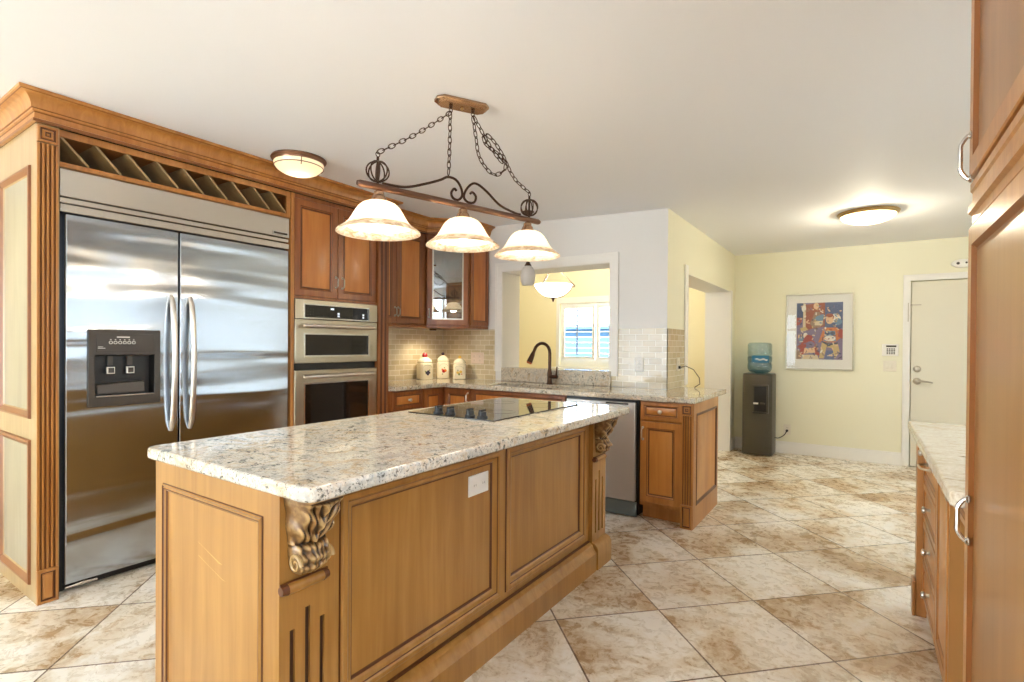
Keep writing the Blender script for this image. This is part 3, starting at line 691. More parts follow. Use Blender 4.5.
# ------------------------------------------------------------------ perimeter base cabinets
FX, FY = -3.26, 3.70
def mk_base():
    R = thing('drawer_base_cabinet', 'cherry base cabinet with knobbed drawer right of the ovens', 'cabinet', (-3.5, 3.27, 0))
    b = MB(); b.box(-3.79, FX-.02, 3.062, 3.43, .0, .874); b.build('body', M['cherry'], R)
    d = front('drawer', (FX-.02, 3.07, .715), Y, X, .352, .15, R, REDDISH, DRAWER); knob(d, (FX, 3.25, .79), X)
    d = front('door', (FX-.02, 3.07, .11), Y, X, .352, .595, R, REDDISH); pull(d, (FX, 3.395, .62), Z, X)
    R = thing('corner_base_cabinet', 'cherry corner base cabinet with folding door below canisters', 'cabinet', (-3.4, 3.9, 0))
    b = MB(); b.cells(PXY, [-3.79, FX-.02, -2.935], [3.432, FY+.02, 4.28], lambda x, y: x < FX-.02 or y > FY+.02, 0, .874); b.build('body', M['cherry'], R)
    front('door', (FX-.02, 3.437, .11), Y, X, .255, .755, R, REDDISH)
    d = front('door', (FX+.006, FY+.02, .11), X, -Y, .30, .755, R, REDDISH); pull(d, (-2.972, FY, .79), Z, -Y)
    R = thing('sink_base_cabinet', 'cherry sink base cabinet beside the dishwasher', 'cabinet', (-2.45, 3.95, 0))
    b = MB(); b.cells(PXZ, [-2.932, -2.90, -2.0, -1.970], [0, .60, .874], lambda x, z: z < .6 or x < -2.9 or x > -2.0, FY+.02, 4.28); b.box(-2.9, -2.0, FY+.02, FY+.035, .6, .874); b.build('body', M['cherry'], R)
    front('false_front', (-2.926, FY+.02, .715), X, -Y, .95, .15, R, REDDISH, DRAWER)
    for x, xp in ((-2.926, -2.48), (-2.447, -2.42)):
        d = front('door', (x, FY+.02, .11), X, -Y, .472, .595, R, REDDISH); pull(d, (xp, FY, .62), Z, -Y)
mk_base()
def mk_dishwasher():
    R = thing('dishwasher', 'stainless dishwasher under the counter beside the sink', 'dishwasher', (-1.67, 3.95, 0))
    b = MB(); b.box(-1.965, -1.372, FY+.015, 4.27, .02, .872); b.build('body', M['black'], R)
    b = MB(); b.box(-1.958, -1.388, FY-.018, FY+.0145, .125, .853); d = b.build('door', M['steel3'], R, bevel=.005)
    b = MB(); b.box(-1.62, -1.44, FY-.0195, FY-.0175, .835, .848); b.build('pocket_handle', M['black'], d)
    b = MB(); b.box(-1.958, -1.388, FY-.01, FY+.012, .856, .872); b.build('control_strip', M['black'], R)
    b = MB(); b.box(-1.958, -1.378, FY-.005, FY+.012, .012, .118); b.build('kick_plate', plain('blue_grey_steel', (128, 142, 146), .3, .7), R, bevel=.003)
mk_dishwasher()
EC = ('wood', 'glaze', 'panel')
def mk_endbase():
    R = thing('end_base_cabinet', 'honey base cabinet with fluted corner post at counter end', 'cabinet', (-1.16, 4.0, 0))
    b = MB(); b.cells(PXZ, [-1.362, -1.06, -.982], [0, .105, .874], lambda x, z: z > .105 or x > -1.06, FY+.02, 4.29); b.box(-1.34, -.982, 4.29, 4.415, 0, .874)
    b.box(-1.362, -1.06, 3.79, 4.28, 0, .105); b.build('body', M['wood'], R)
    d = front('drawer', (-1.352, FY+.02, .735), X, -Y, .295, .132, R, EC, DRAWER); knob(d, (-1.2045, FY, .80), -Y)
    d = front('door', (-1.352, FY+.02, .135), X, -Y, .295, .588, R, EC); pull(d, (-1.335, FY, .635), Z, -Y, .085)
    fluted(R, (-1.053, FY+.02, 0), X, -Y, .078, .165, .785, 4, d=.032)
    rosette(R, (-1.053, FY-.008, .79), X, -Y, .078)
    plinth(R, (-1.054, FY+.0, 0), X, -Y, .080, .165, d=.022)
    b = MB(); b.box(-1.06, -.982, FY+.0005, FY+.0195, 0, .874); b.build('post', M['wood'], R)
    b = MB(); P = [(0, 0), (.0, .0005), (.003, .004, 1), (.010, .004, 1), (.018, -.002, 1), (.022, -.006, 1), (.026, -.008)]
    b.cells(PYZ, [FY-.006, FY+.065, 4.375, 4.42], [0, .15, .80, .874], lambda y, z: not (FY+.065 < y < 4.375 and .15 < z < .80), -.982, -.97)
    b.build('end_frame', M['wood'], R)
    b = MB(); b.ring((-.97, FY+.065, .15), Y, Z, X, 4.375-FY-.065, .65, P, capm=2); b.build('end_panel', [M[k] for k in EC], R, recalc=False)
mk_endbase()

# ------------------------------------------------------------------ perimeter worktop, sink, faucet
def mk_counter():
    R = thing('perimeter_countertop', 'speckled beige granite countertop wrapping along both kitchen walls', 'countertop', (-2.4, 4.0, .875))
    xs = [-3.792, FX+.025, -2.83, -2.11, -1.342, -.952]; ys = [3.064, FY-.038, 3.80, 4.10, 4.289, 4.635]
    def fill(x, y):
        if -2.83 < x < -2.11 and 3.80 < y < 4.10: return False
        if y < FY-.038: return x < FX+.025
        if y > 4.289: return x > -1.342
        return True
    b = MB(); b.cells(PXY, xs, ys, fill, .876, .915); b.build('slab', M['granite2'], R, bevel=.007, seg=3)
    b = MB(); b.box(-3.003, -1.866, 4.276, 4.45, 1.032, 1.046); b.box(-3.003, -1.838, 4.262, 4.2885, .9155, 1.046); b.build('upstand', M['granite2'], R, bevel=.004)
mk_counter()
def mk_sink():
    R = thing('kitchen_sink', 'dark bronze undermount sink set into the granite counter', 'sink', (-2.47, 3.96, .67))
    b = MB(); x0, x1, y0, y1 = -2.85, -2.09, 3.78, 4.12
    b.cells(PXY, [x0, x0+.02, x1-.02, x1], [y0, y0+.02, y1-.02, y1], lambda x, y: not (x0+.02 < x < x1-.02 and y0+.02 < y < y1-.02), .69, .8755)
    b.box(x0, x1, y0, y1, .675, .69); b.build('basin', M['sinkm'], R, bevel=.006)
    b = MB(); b.lathe((-2.47, 3.96, .69), [(.045, 0), (.045, .004), (.03, .004), (.02, .001)], 24); b.build('drain', M['chrome'], R)
mk_sink()
def mk_faucet():
    fx, fy = -2.386, 4.16
    R = thing('kitchen_faucet', 'oil-rubbed bronze gooseneck faucet with pull-down spray at the sink', 'faucet', (fx, fy, .9155))
    b = MB(); b.lathe((fx, fy, .9155), [(.030, 0), (.030, .006), (.024, .014), (.021, .06), (.024, .10), (.018, .12), (.0155, .14)], 24); b.build('base', M['bronze'], R)
    d = Vector((-.115, -.12, 0)).normalized(); pts = []; c = Vector((fx, fy, 1.20)); r = .074
    pts = [Vector((fx, fy, 1.04)), Vector((fx, fy, 1.12))]+[c+d*(r-r*math.cos(a*PI/10))+Z*(r*1.2*math.sin(a*PI/10)) for a in range(0, 10)]
    e = pts[-1]; t = (pts[-1]-pts[-2]).normalized(); pts += [e+t*.02]
    b = MB(); b.tube(pts, .0145, 14); b.build('spout', M['bronze'], R)
    e = pts[-1]; q = [e, e+t*.02, e+t*.06, e+t*.10]
    b = MB(); b.tube(q, [.0155, .020, .024, .027], 16); s = b.build('spray_head', M['bronze'], R)
    b = MB(); b.tube([e+t*.1005, e+t*.115], [.027, .022], 16); n = b.build('nozzle', plain('light_tinted_bronze', (196, 110, 66), .3, .7), s); n['label'] = 'nozzle coloured by reddish light on it'  # reddish light on the spray tip is put into its colour
    b = MB(); b.tube([(fx+.012, fy-.004, .985), (fx+.05, fy-.012, .985), (fx+.085, fy-.018, .985)], [.019, .019, .016], 14)
    b.tube([(fx+.078, fy-.016, .99), (fx+.082, fy-.02, 1.03), (fx+.09, fy-.024, 1.078)], [.009, .007, .006], 10); b.build('lever', M['bronze'], R)
mk_faucet()

# backsplash tiles
b = MB(); b.box(-3.7995, -3.7925, 3.064, 4.297, .9155, 1.427); b.box(-3.7925, -3.095, 4.2895, 4.2965, .9155, 1.427)
tag(b.build('tile_backsplash', M['tile'], smooth=False), 'glossy beige subway tile backsplash behind the canisters', 'backsplash')
b = MB(); b.box(-1.774, -1.3425, 4.2895, 4.2965, .9155, 1.42); b.box(-1.838, -1.774, 4.2895, 4.2965, .9155, 1.004); b.box(-1.3495, -1.3425, 4.2895, 4.774, .9155, 1.42)
tag(b.build('tile_backsplash', M['tile'], smooth=False), 'glossy subway tile backsplash wrapping the wall corner right of the pass-through', 'backsplash')

# canisters
def canister(x, y, rz, w, h, lab, knobm, art):
    c, s = math.cos(rz), math.sin(rz); N = Vector((c, s, 0)); U = Vector((-s, c, 0)); O = Vector((x, y, .9155))
    R = thing('canister', lab, 'canister', (x, y, .9155))
    def oct_(hw, z, ch=.28): return [O+U*a*hw+N*b_*hw+Z*z for a, b_ in ((-1+ch, -1), (1-ch, -1), (1, -1+ch), (1, 1-ch), (1-ch, 1), (-1+ch, 1), (-1, 1-ch), (-1, -1+ch))]
    def stack(rings):
        m = MB(); vs = [v for r in rings for v in r]; n = len(rings)
        m.add(vs, [(i*8+k, i*8+(k+1) % 8, (i+1)*8+(k+1) % 8, (i+1)*8+k) for i in range(n-1) for k in range(8)]+[tuple(range(8))[::-1], tuple((n-1)*8+k for k in range(8))]); return m
    hw = w/2; hb = h*.64
    stack([oct_(hw*.92, 0), oct_(hw, .008), oct_(hw, hb*.93), oct_(hw*.88, hb)]).build('body', M['ceramic'], R, bevel=.004)
    L = stack([oct_(hw*.9, hb+.0005, .4), oct_(hw*.95, hb+.012, .4), oct_(hw*.86, hb+.03, .4), oct_(hw*.5, hb+.055, .45), oct_(hw*.2, h*.88, .5)]).build('lid', M['ceramic'], R, bevel=.004)
    k = MB(); k.ball(O+Z*(h*.93), w*.13 if knobm != 'red' else w*.2); k.build('knob', M[knobm], L)
    a = MB()
    for (u, z, r, m) in art: a.lathe(O+U*u*w+Z*z*hb+N*(hw+.0003), [(r*w, 0), (r*w*.8, .0025), (r*w*.3, .003)], 14, N, m=m)
    for k in range(9):
        t = PI*k/8
        if k: a.tube([O+U*math.cos(t0)*w*.33+Z*(hb*.72+math.sin(t0)*hb*.16)+N*(hw+.0006) for t0 in (PI*(k-1)/8, t)], .0012, 5, m=3)
    a.build('fruit_print', [M['plum'], M['orangeg'], M['yellg'], M['leafg'], M['red']], R)
canister(-3.69, 3.895, math.radians(-22), .138, .262, 'cream square canister with blackberry motif and red knob on lid', 'red', [(-.08, .42, .10, 0), (.05, .48, .11, 0), (.02, .34, .10, 0), (.14, .42, .08, 0), (-.16, .5, .06, 3), (.16, .58, .05, 3)])
canister(-3.655, 4.13, math.radians(-40), .128, .278, 'tallest cream canister, with red apple motif and dark knob', 'plum', [(0, .45, .14, 4), (.12, .48, .12, 1), (-.12, .55, .07, 1), (.05, .64, .05, 3), (-.1, .28, .05, 3)])
canister(-3.46, 4.17, math.radians(-55), .128, .242, 'cream canister with yellow lemon motif and pale knob', 'yellg', [(-.12, .45, .11, 2), (.12, .5, .12, 2), (0, .34, .09, 3), (-.1, .6, .05, 3), (.2, .35, .05, 1)])

# plates on walls
def plate(name, O, U, N, w, h, lab, cat, mat='offwhite', holes=((.5, .68), (.5, .32)), rocker=False, V=Z):
    O = Vector(O); b = MB(); b.ring(O, U, V, N, w, h, [(0, 0), (0, .003), (.003, .006)], back=True)
    R = b.build(name, M[mat], loc=O, recalc=False); tag(R, lab, cat)
    for u, v in holes:
        d = MB(); c = O+U*u*w+V*v*h
        if rocker: d.ring(c-U*.016-V*.033+N*.0055, U, V, N, .032, .066, [(0, 0), (0, .002), (.003, .004)], back=True)
        else:
            d.ring(c-U*.016-V*.014+N*.0055, U, V, N, .032, .028, [(0, 0), (0, .001), (.002, .0022)], back=True)
            for s in (-1, 1): d.obox(c+U*s*.006-U*.001-V*.004+N*.007, U, V, N, .002, .009, .001, 1)
        d.build('rocker' if rocker else 'receptacle', [M[mat], M['taupe']], R, recalc=False)
    return R
plate('outlet_plate', (-3.405, 4.2892, 1.075), X, -Y, .165, .115, 'blush double outlet plate on tile beside the canisters', 'outlet', 'pinkplate', ((.28, .68), (.28, .32), (.72, .68), (.72, .32)))
plate('outlet_plate', (-1.622, 4.2892, 1.055), X, -Y, .078, .118, 'white outlet plate on the tiles between pass-through and wall corner', 'outlet', 'white')
o1 = plate('outlet_plate', (-1.3422, 4.54, 1.055), Y, X, .078, .118, 'cream outlet plate with black cord on the yellow wall return tiles', 'outlet', 'offwhite')
b = MB(); b.box(-1.334, -1.318, 4.568, 4.592, 1.075, 1.10); b.tube([(-1.318, 4.58, 1.088), (-1.28, 4.60, 1.10), (-1.22, 4.62, 1.07), (-1.17, 4.62, 1.0), (-1.16, 4.60, .95), (-1.20, 4.58, .9195)], .0035, 8)
tag(b.build('power_cord', M['black'], loc=(-1.318, 4.58, 1.088)), 'black cord plugged in over the counter end and curling down', 'cord')
plate('outlet_plate', (-.79, 7.0112, .225), X, -Y, .078, .118, 'cream outlet plate low on the far wall beside water cooler', 'outlet', 'offwhite')
plate('switch_plate', (.176, 7.0112, 1.012), X, -Y, .118, .118, 'double light switch plate under the alarm keypad', 'switch', 'offwhite', ((.3, .5), (.7, .5)), True)
def mk_keypad():
    R = thing('alarm_keypad', 'white alarm keypad on the wall beside the white door', 'keypad', (.235, 7.0112, 1.25))
    b = MB(); b.ring((.162, 7.0112, 1.18), X, Z, -Y, .148, .13, [(0, 0), (0, .018), (.006, .024)], back=True); b.build('case', M['white'], R, recalc=False)
    b = MB(); b.box(.20, .29, 6.9855, 6.9875, 1.277, 1.295); b.build('screen', plain('lcd_green', (62, 58, 40), .3), R)
    b = MB()
    for r in range(4):
        for c in range(4): b.box(.205+c*.02, .219+c*.02, 6.984, 6.9875, 1.20+r*.017, 1.211+r*.017)
    b.build('key', M['taupe'], R)
mk_keypad()
def mk_smoke():
    X0, Z0 = .825, 2.138
    R = thing('smoke_alarm', 'oval white alarm on the wall above the white door', 'alarm', (X0, 7.0112, Z0))
    b = MB(); n = 28; pr = [(1.0, 0), (1.0, .02), (.88, .034), (.5, .04)]
    vs = [(X0+.088*k*math.cos(2*PI*i/n), 7.0112-d, Z0+.044*k*math.sin(2*PI*i/n)) for k, d in pr for i in range(n)]
    b.add(vs, [(j*n+i, j*n+(i+1) % n, (j+1)*n+(i+1) % n, (j+1)*n+i) for j in range(3) for i in range(n)]+[tuple(range(n)), tuple(3*n+i for i in range(n))]); b.build('case', M['white'], R)
    b = MB(); b.lathe((X0-.035, 6.9712, Z0), [(.014, 0), (.012, .004)], 16, -Y); b.build('button', M['taupe'], R); b = MB(); b.lathe((X0+.03, 6.9712, Z0+.003), [(.010, 0), (.008, .004)], 16, -Y); b.build('button', M['taupe'], R)
mk_smoke()

# ------------------------------------------------------------------ island
def mk_island():
    R = thing('kitchen_island', 'honey maple kitchen island with carved corbels and framed panels', 'kitchen island', (-1.68, 1.86, 0))
    FXI = -1.300; y0, y1 = .812, 2.90; x0 = -2.035; zt = .874
    b = MB(); b.box(x0+.006, FXI-.022, y0+.022, y1-.002, 0, zt); b.build('body', M['island'], R)
    P = [(0, 0), (.002, .006, 1), (.008, .012), (.022, .013), (.028, .009), (.031, .006, 1), (.040, .004), (.050, -.006), (.053, -.011, 1), (.058, -.013, 1), (.060, -.013, 2)]
    mt = [M['island'], M['glaze'], M['island']]
    pys = [(1.008, 1.845), (1.885, 2.675)]; pz0, pz1 = .185, .825
    b = MB(); b.cells(PYZ, [y0, pys[0][0], pys[0][1], pys[1][0], pys[1][1], y1], [0, pz0, pz1, zt], lambda y, z: not (pz0 < z < pz1 and any(a < y < c for a, c in pys)), FXI-.022, FXI)
    b.build('side_frame', M['island'], R)
    for a, c in pys:
        b = MB(); b.ring((FXI, a, pz0), Y, Z, X, c-a, pz1-pz0, P, capm=2); b.build('side_panel', mt, R, recalc=False)
    px0, px1, pzb, pzt = -1.978, -1.372, .10, .797
    b = MB(); b.cells(PXZ, [x0, px0, px1, FXI-.022], [0, pzb, pzt, zt], lambda x, z: not (px0 < x < px1 and pzb < z < pzt), y0, y0+.022); b.build('end_frame', M['island'], R)
    P2 = [(0, 0), (.002, .004, 1), (.006, .007), (.010, .003, 1), (.014, .006), (.018, .005, 1), (.022, .001), (.026, -.003, 1), (.028, -.006)]
    b = MB(); b.ring((px0, y0, pzb), X, Z, -Y, px1-px0, pzt-pzb, P2, capm=2); ep = b.build('end_panel', mt, R, recalc=False)
    b = MB()
    for xa, za, xb, zb, w in ((-1.745, .642, -1.62, .606, .0022), (-1.74, .600, -1.60, .560, .0010)):
        b.add([(xa, y0+.0055, za), (xb, y0+.0055, zb-w), (xb+.02, y0+.0055, zb-w*.6), (xb, y0+.0055, zb+w), (xa-.01, y0+.0055, za+w*.6)], [(0, 1, 2, 3, 4)])
    b.build('scratch', plain('bare_wood_scratch', (204, 170, 112), .6), ep, smooth=False)
    # base board
    b = MB(); b.prism([(FXI, 0), (-1.243, 0), (-1.243, .10), (-1.252, .112), (-1.258, .118), (-1.268, .140), (-1.285, .150), (FXI, .152)], (0, y0+.17, 0), X, Z, Y, 2.715-y0-.17); b.prism([(FXI, .1525), (-1.2855, .1525), (-1.2855, .157), (FXI, .157)], (0, y0+.17, 0), X, Z, Y, 2.715-y0-.17, 1)
    b.build('baseboard', [M['island'], M['glaze']], R)
    # posts with flutes, corbels, bars and plinths
    for ya, yb in ((.800, .972), (2.725, 2.905)):
        xp = -1.276; yc = (ya+yb)/2; w = yb-ya
        b = MB(); fl = [(yc-.047, .50), (yc, .545), (yc+.047, .50)]
        ys = [ya]+[v for c, _ in fl for v in (c-.008, c+.008)]+[yb]; zs = [.0, .19, .50, .545, zt]
        def fill(y, z):
            for c, top in fl:
                if abs(y-c) < .008 and .19 < z < top: return False
            return True
        b.cells(PYZ, ys, zs, fill, xp-.012, xp); b.box(FXI-.004, xp-.0125, ya, yb, 0, zt)
        p = b.build('pilaster', M['island'], R)
        b = MB(); 
        for c, top in fl: b.box(xp-.0128, xp-.009, c-.0085, c+.0085, .19, top+.002)
        b.build('flute', plain('dark_flute_glaze', (64, 36, 18), .5), p)
        b = MB(); pts = [(xp+.009, ya-.002+(w-.026)*k/8, .620) for k in range(9)]
        b.tube(pts[1:-1], .0150, 12); b.tube([pts[0], pts[1]], [.012, .0158], 12, m=1); b.tube([pts[-2], pts[-1]], [.0158, .012], 12, m=1); b.tube([p_[:2]+(.6345,) for p_ in ((q[0]-.002, q[1], q[2]) for q in pts)], .004, 6, m=1)
        b.build('bead_bar', [M['island'], M['glaze']], p)
        b = MB(); b.prism([(xp, 0), (-1.236, 0), (-1.236, .115), (-1.243, .13), (-1.255, .142), (xp, .15)], (0, ya-.004, 0), X, Z, Y, w+.008); b.build('plinth_block', M['island'], R, bevel=.002)
        corbel(R, xp, yc-.012, .124)
def corbel(R, xp, yc, w):
    # carved acanthus bracket: S-shaped profile with ribbed leaf relief
    nt, nw = 70, 48; z1, z0 = .874, .655; vs = []; g = MB()
    def prof(t):
        z = z1+(z0-z1)*t
        if t < .10: p = .105
        elif t < .62: u = (t-.10)/.52; p = .100-.068*u**.8+.010*math.sin(u*PI)
        else: u = (t-.62)/.38; p = .034+.030*math.sin(u*PI)**.8*(1-.25*u)
        return p, z
    for i in range(nt+1):
        t = i/nt; p, z = prof(t); hw = w/2*(1-.20*min(1, t*1.15) if t < .62 else .80-.26*max(0, (t-.8)/.2)**2)
        for j in range(nw+1):
            s = -1+2*j/nw; a = abs(s)
            if t < .10: r = .004*math.sin(t/.10*PI*2)+(0 if t > .05 else .006)
            elif t < .62:
                u = (t-.10)/.52
                r = .010*abs(math.sin(PI*(3.2*a+2.4*u)))**.7*(1-.2*a)+.012*max(0, 1-a*5)-.004+.006*math.sin(14*u+5*a)
            else:
                u = (t-.62)/.38
                r = .008*math.cos(PI*2*(a-.2))*(1-u*.3)+.006*abs(math.sin(9*a+3*u))-.002+.004*math.sin(18*u)
            edge = max(0, (a-.80)/.2); pp = max(.004, (p+r)*(1-.55*edge**2))
            vs.append((xp+pp, yc+s*hw*(1+.03*math.sin(20*t)), z))
    fs = [(i*(nw+1)+j, i*(nw+1)+j+1, (i+1)*(nw+1)+j+1, (i+1)*(nw+1)+j) for i in range(nt) for j in range(nw)]
    n = len(vs); rim = [j for j in range(nw+1)]+[i*(nw+1)+nw for i in range(1, nt+1)]+[nt*(nw+1)+j for j in range(nw-1, -1, -1)]+[i*(nw+1) for i in range(nt-1, 0, -1)]
    vs += [(xp+.0005, vs[k][1], vs[k][2]) for k in rim]; m = len(rim)
    fs += [(rim[k], rim[(k+1) % m], n+(k+1) % m, n+k) for k in range(m)]
    g.add(vs, fs)
    for s in (-1, 1):   # side scrolls
        pts = []
        for k in range(26):
            a = k/25*PI*3; rr = .026*(1-k/30); pts.append((xp+.034+rr*math.cos(a), yc+s*w*.40, .690+rr*math.sin(a)))
        g.tube(pts, [.006*(1-k/40) for k in range(26)], 8)
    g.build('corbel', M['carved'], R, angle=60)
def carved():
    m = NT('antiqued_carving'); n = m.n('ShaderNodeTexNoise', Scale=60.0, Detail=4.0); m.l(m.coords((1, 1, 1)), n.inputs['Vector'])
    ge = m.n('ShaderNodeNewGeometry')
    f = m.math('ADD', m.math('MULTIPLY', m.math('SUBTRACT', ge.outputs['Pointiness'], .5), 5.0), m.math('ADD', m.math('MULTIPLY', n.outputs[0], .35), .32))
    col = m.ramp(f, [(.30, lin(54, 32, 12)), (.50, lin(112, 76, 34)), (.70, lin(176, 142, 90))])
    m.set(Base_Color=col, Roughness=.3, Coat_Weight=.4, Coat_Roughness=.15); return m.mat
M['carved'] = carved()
mk_island()
def rounded_rect(x0, x1, y0, y1, r, n=6):
    pts = []
    for cx, cy, a0 in ((x1-r, y0+r, -PI/2), (x1-r, y1-r, 0), (x0+r, y1-r, PI/2), (x0+r, y0+r, PI)):
        pts += [(cx+r*math.cos(a0+PI/2*k/n), cy+r*math.sin(a0+PI/2*k/n)) for k in range(n+1)]
    return pts
def mk_islandtop():
    b = MB(); b.prism(rounded_rect(-2.065, -1.128, .783, 2.945, .045), (0, 0, .8755), X, Y, Z, .0395)
    o = b.build('island_countertop', M['granite'], loc=(-1.6, 1.86, .8755), bevel=.010, seg=3)
    tag(o, 'speckled cream and grey granite slab on top of the island', 'countertop')
mk_islandtop()
def mk_cooktop():
    R = thing('cooktop', 'black glass electric cooktop with four knobs set in the island', 'cooktop', (-1.70, 2.40, .9155))
    b = MB(); b.prism(rounded_rect(-1.985, -1.425, 1.965, 2.84, .012), (0, 0, .9155), X, Y, Z, .006); b.build('glass_top', M['blackglass'], R, bevel=.0015)
    b = MB()
    for cx, cy, r in ((-1.83, 2.25, .09), (-1.58, 2.25, .075), (-1.83, 2.62, .075), (-1.58, 2.62, .10)):
        b.tube([(cx+r*math.cos(2*PI*k/40), cy+r*math.sin(2*PI*k/40), .9213) for k in range(40)], .0008, 4, closed=True)
    b.build('burner_ring', M['taupe'], R)
    for x in (-1.815, -1.735, -1.608, -1.532):
        b = MB(); b.lathe((x, 2.02, .9217), [(.026, 0), (.026, .006), (.021, .009), (.020, .026), (.017, .029)], 24)
        b.obox((x-.006, 1.998, .949), X, Y, Z, .012, .044, .010); b.build('knob', M['black'], R)
mk_cooktop()
def mk_islandoutlet():
    plate('outlet_plate', (FXO, 1.640, .660), Y, X, .132, .083, 'white outlet plate on the long panel of the island', 'outlet', 'white', ((.28, .5), (.72, .5)))
FXO = -1.3138
mk_islandoutlet()

# ------------------------------------------------------------------ chandelier over the island
BA = Vector((-1.709, 1.419, 0)); BU = Vector((.263, .966, 0)).normalized(); BN = Vector((BU.y, -BU.x, 0))
def bp(s, z, n=0): return BA+BU*s+Z*z+BN*n
def smooth_pts(pts, k=6):
    out = []
    for i in range(len(pts)-1):
        p0, p1, p2, p3 = pts[max(i-1, 0)], pts[i], pts[i+1], pts[min(i+2, len(pts)-1)]
        for j in range(k):
            t = j/k; out.append(.5*((2*p1)+(p2-p0)*t+(2*p0-5*p1+4*p2-p3)*t*t+(3*p1-p0-3*p2+p3)*t**3))
    out.append(pts[-1]); return out
def chain(pts, parent, pitch=.031):
    pts = smooth_pts([Vector(p) for p in pts], 12); b = MB(); acc = 0; k = 0
    seg = [(pts[i+1]-pts[i]).length for i in range(len(pts)-1)]; tot = sum(seg); n = max(2, round(tot/pitch)); st = tot/n
    def at_(d):
        for i, s in enumerate(seg):
            if d <= s or i == len(seg)-1: return pts[i].lerp(pts[i+1], min(1, d/max(s, 1e-6)))
            d -= s
    for k in range(n):
        a, c = at_(k*st), at_((k+1)*st); t = (c-a).normalized(); ref = BN if k % 2 else t.cross(BN).normalized()
        w = (ref-t*ref.dot(t)).normalized(); mid = (a+c)/2; hl = st*.5+.0045; hw = .009
        b.tube([mid+t*hl*math.cos(2*PI*q/14)+w*hw*math.sin(2*PI*q/14) for q in range(14)], .0023, 6, closed=True)
    return b.build('chain', M['iron'], parent)
def mk_chandelier():
    R = thing('island_chandelier', 'wrought iron chandelier with three glass bell shades over the island', 'chandelier', (-1.585, 1.915, ceil_z(-1.585)))
    # canopy plate
    cu = Vector((.112, .194, 0)).normalized(); cn = Vector((cu.y, -cu.x, 0)); O = Vector((-1.585, 1.915, ceil_z(-1.585)-.002))
    def octp(l, w, z, ch): return [O+cu*a+cn*c+Z*z for a, c in ((-l, -w+ch), (-l+ch, -w), (l-ch, -w), (l, -w+ch), (l, w-ch), (l-ch, w), (-l+ch, w), (-l, w-ch))]
    b = MB(); rings = [octp(.130, .050, -.001, .028), octp(.130, .050, -.012, .028), octp(.118, .040, -.020, .024), octp(.114, .036, -.026, .022)]
    vs = [v for r in rings for v in r]; b.add(vs, [(i*8+k, i*8+(k+1) % 8, (i+1)*8+(k+1) % 8, (i+1)*8+k) for i in range(3) for k in range(8)]+[tuple(range(8)), tuple(24+k for k in range(8))])
    cp = b.build('canopy', M['canopy'], R, bevel=.002)
    hooks = []
    for a in (-.055, .055):
        h = O+cu*a+Z*-.026; hooks.append(h+Z*-.030)
        b = MB(); b.lathe(h, [(.009, 0), (.009, -.008), (.004, -.012)], 12); b.tube([h+Z*-.020+Z*.010*math.cos(2*PI*q/12)+cu*.008*math.sin(2*PI*q/12) for q in range(12)], .002, 6, closed=True); b.build('hook', M['bronze'], cp)
    b = MB(); b.lathe(O+Z*-.026, [(.008, 0), (.008, -.006), (.003, -.010)], 12); b.build('screw', M['brass'], cp)
    zb = 1.93
    b = MB(); b.tube([bp(-.012, zb), bp(0, zb), bp(1.0, zb), bp(1.012, zb)], [.010, .0145, .0145, .010], 16); b.build('bar', M['copper'], R)
    S = (.084, .513, .925)
    # birdcage knobs at the ends
    tops = []
    for s in (S[0]-.006, S[2]+.012):
        b = MB(); zc = 1.994; r = .047
        for k in range(4):
            a = PI*k/4+.3; d = BU*math.cos(a)+BN*math.sin(a)
            b.tube([bp(s, zc)+Z*r*.9*math.cos(2*PI*q/28)+d*r*math.sin(2*PI*q/28) for q in range(28)], .0032, 7, closed=True)
        b.tube([bp(s, zb+.015), bp(s, 2.055)], .0055, 8); top = bp(s, 2.065)
        b.tube([top+Z*.010*math.cos(2*PI*q/12)+BU*.009*math.sin(2*PI*q/12) for q in range(12)], .0022, 6, closed=True)
        b.build('cage_finial', M['iron'], R); tops.append(top+Z*.008)
    # scrolls
    lf = [(.100, 1.949), (.206, 1.955), (.305, 1.989), (.384, 2.023), (.427, 2.046), (.472, 2.042), (.501, 2.010), (.507, 1.974), (.484, 1.951), (.456, 1.955), (.446, 1.977), (.462, 1.999), (.475, 1.992)]
    rf = [(.875, 1.949), (.838, 1.950), (.738, 1.972), (.656, 2.022), (.600, 2.047), (.564, 2.042), (.530, 2.007), (.518, 1.970), (.542, 1.951), (.577, 1.957), (.588, 1.985), (.568, 2.003), (.554, 1.994)]
    for L in (lf, rf):
        b = MB(); b.tube(smooth_pts([bp(s, z, 0) for s, z in L]), .0058, 9); b.build('scroll', M['iron'], R)
    chain([hooks[0], hooks[0]+(tops[0]-hooks[0])*.5-Z*.012, tops[0]], R)
    chain([hooks[0]-BN*.006, hooks[0]+(bp(.430, 2.06)-hooks[0])*.5, bp(.430, 2.058)], R)
    chain([hooks[1], bp(.590, 2.25), bp(.602, 2.19), bp(.648, 2.137), bp(.705, 2.115), bp(.756, 2.147, .01), bp(.763, 2.188, .012), bp(.704, 2.224, .012), bp(.635, 2.245, .012), bp(.625, 2.295, .012), bp(.672, 2.275, .02), bp(.736, 2.218, .02), bp(.83, 2.127), tops[1]], R)
    chain([hooks[1]+BN*.006, bp(.64, 2.30, -.01), bp(.70, 2.235, -.01), bp(.76, 2.19, -.01)], R)
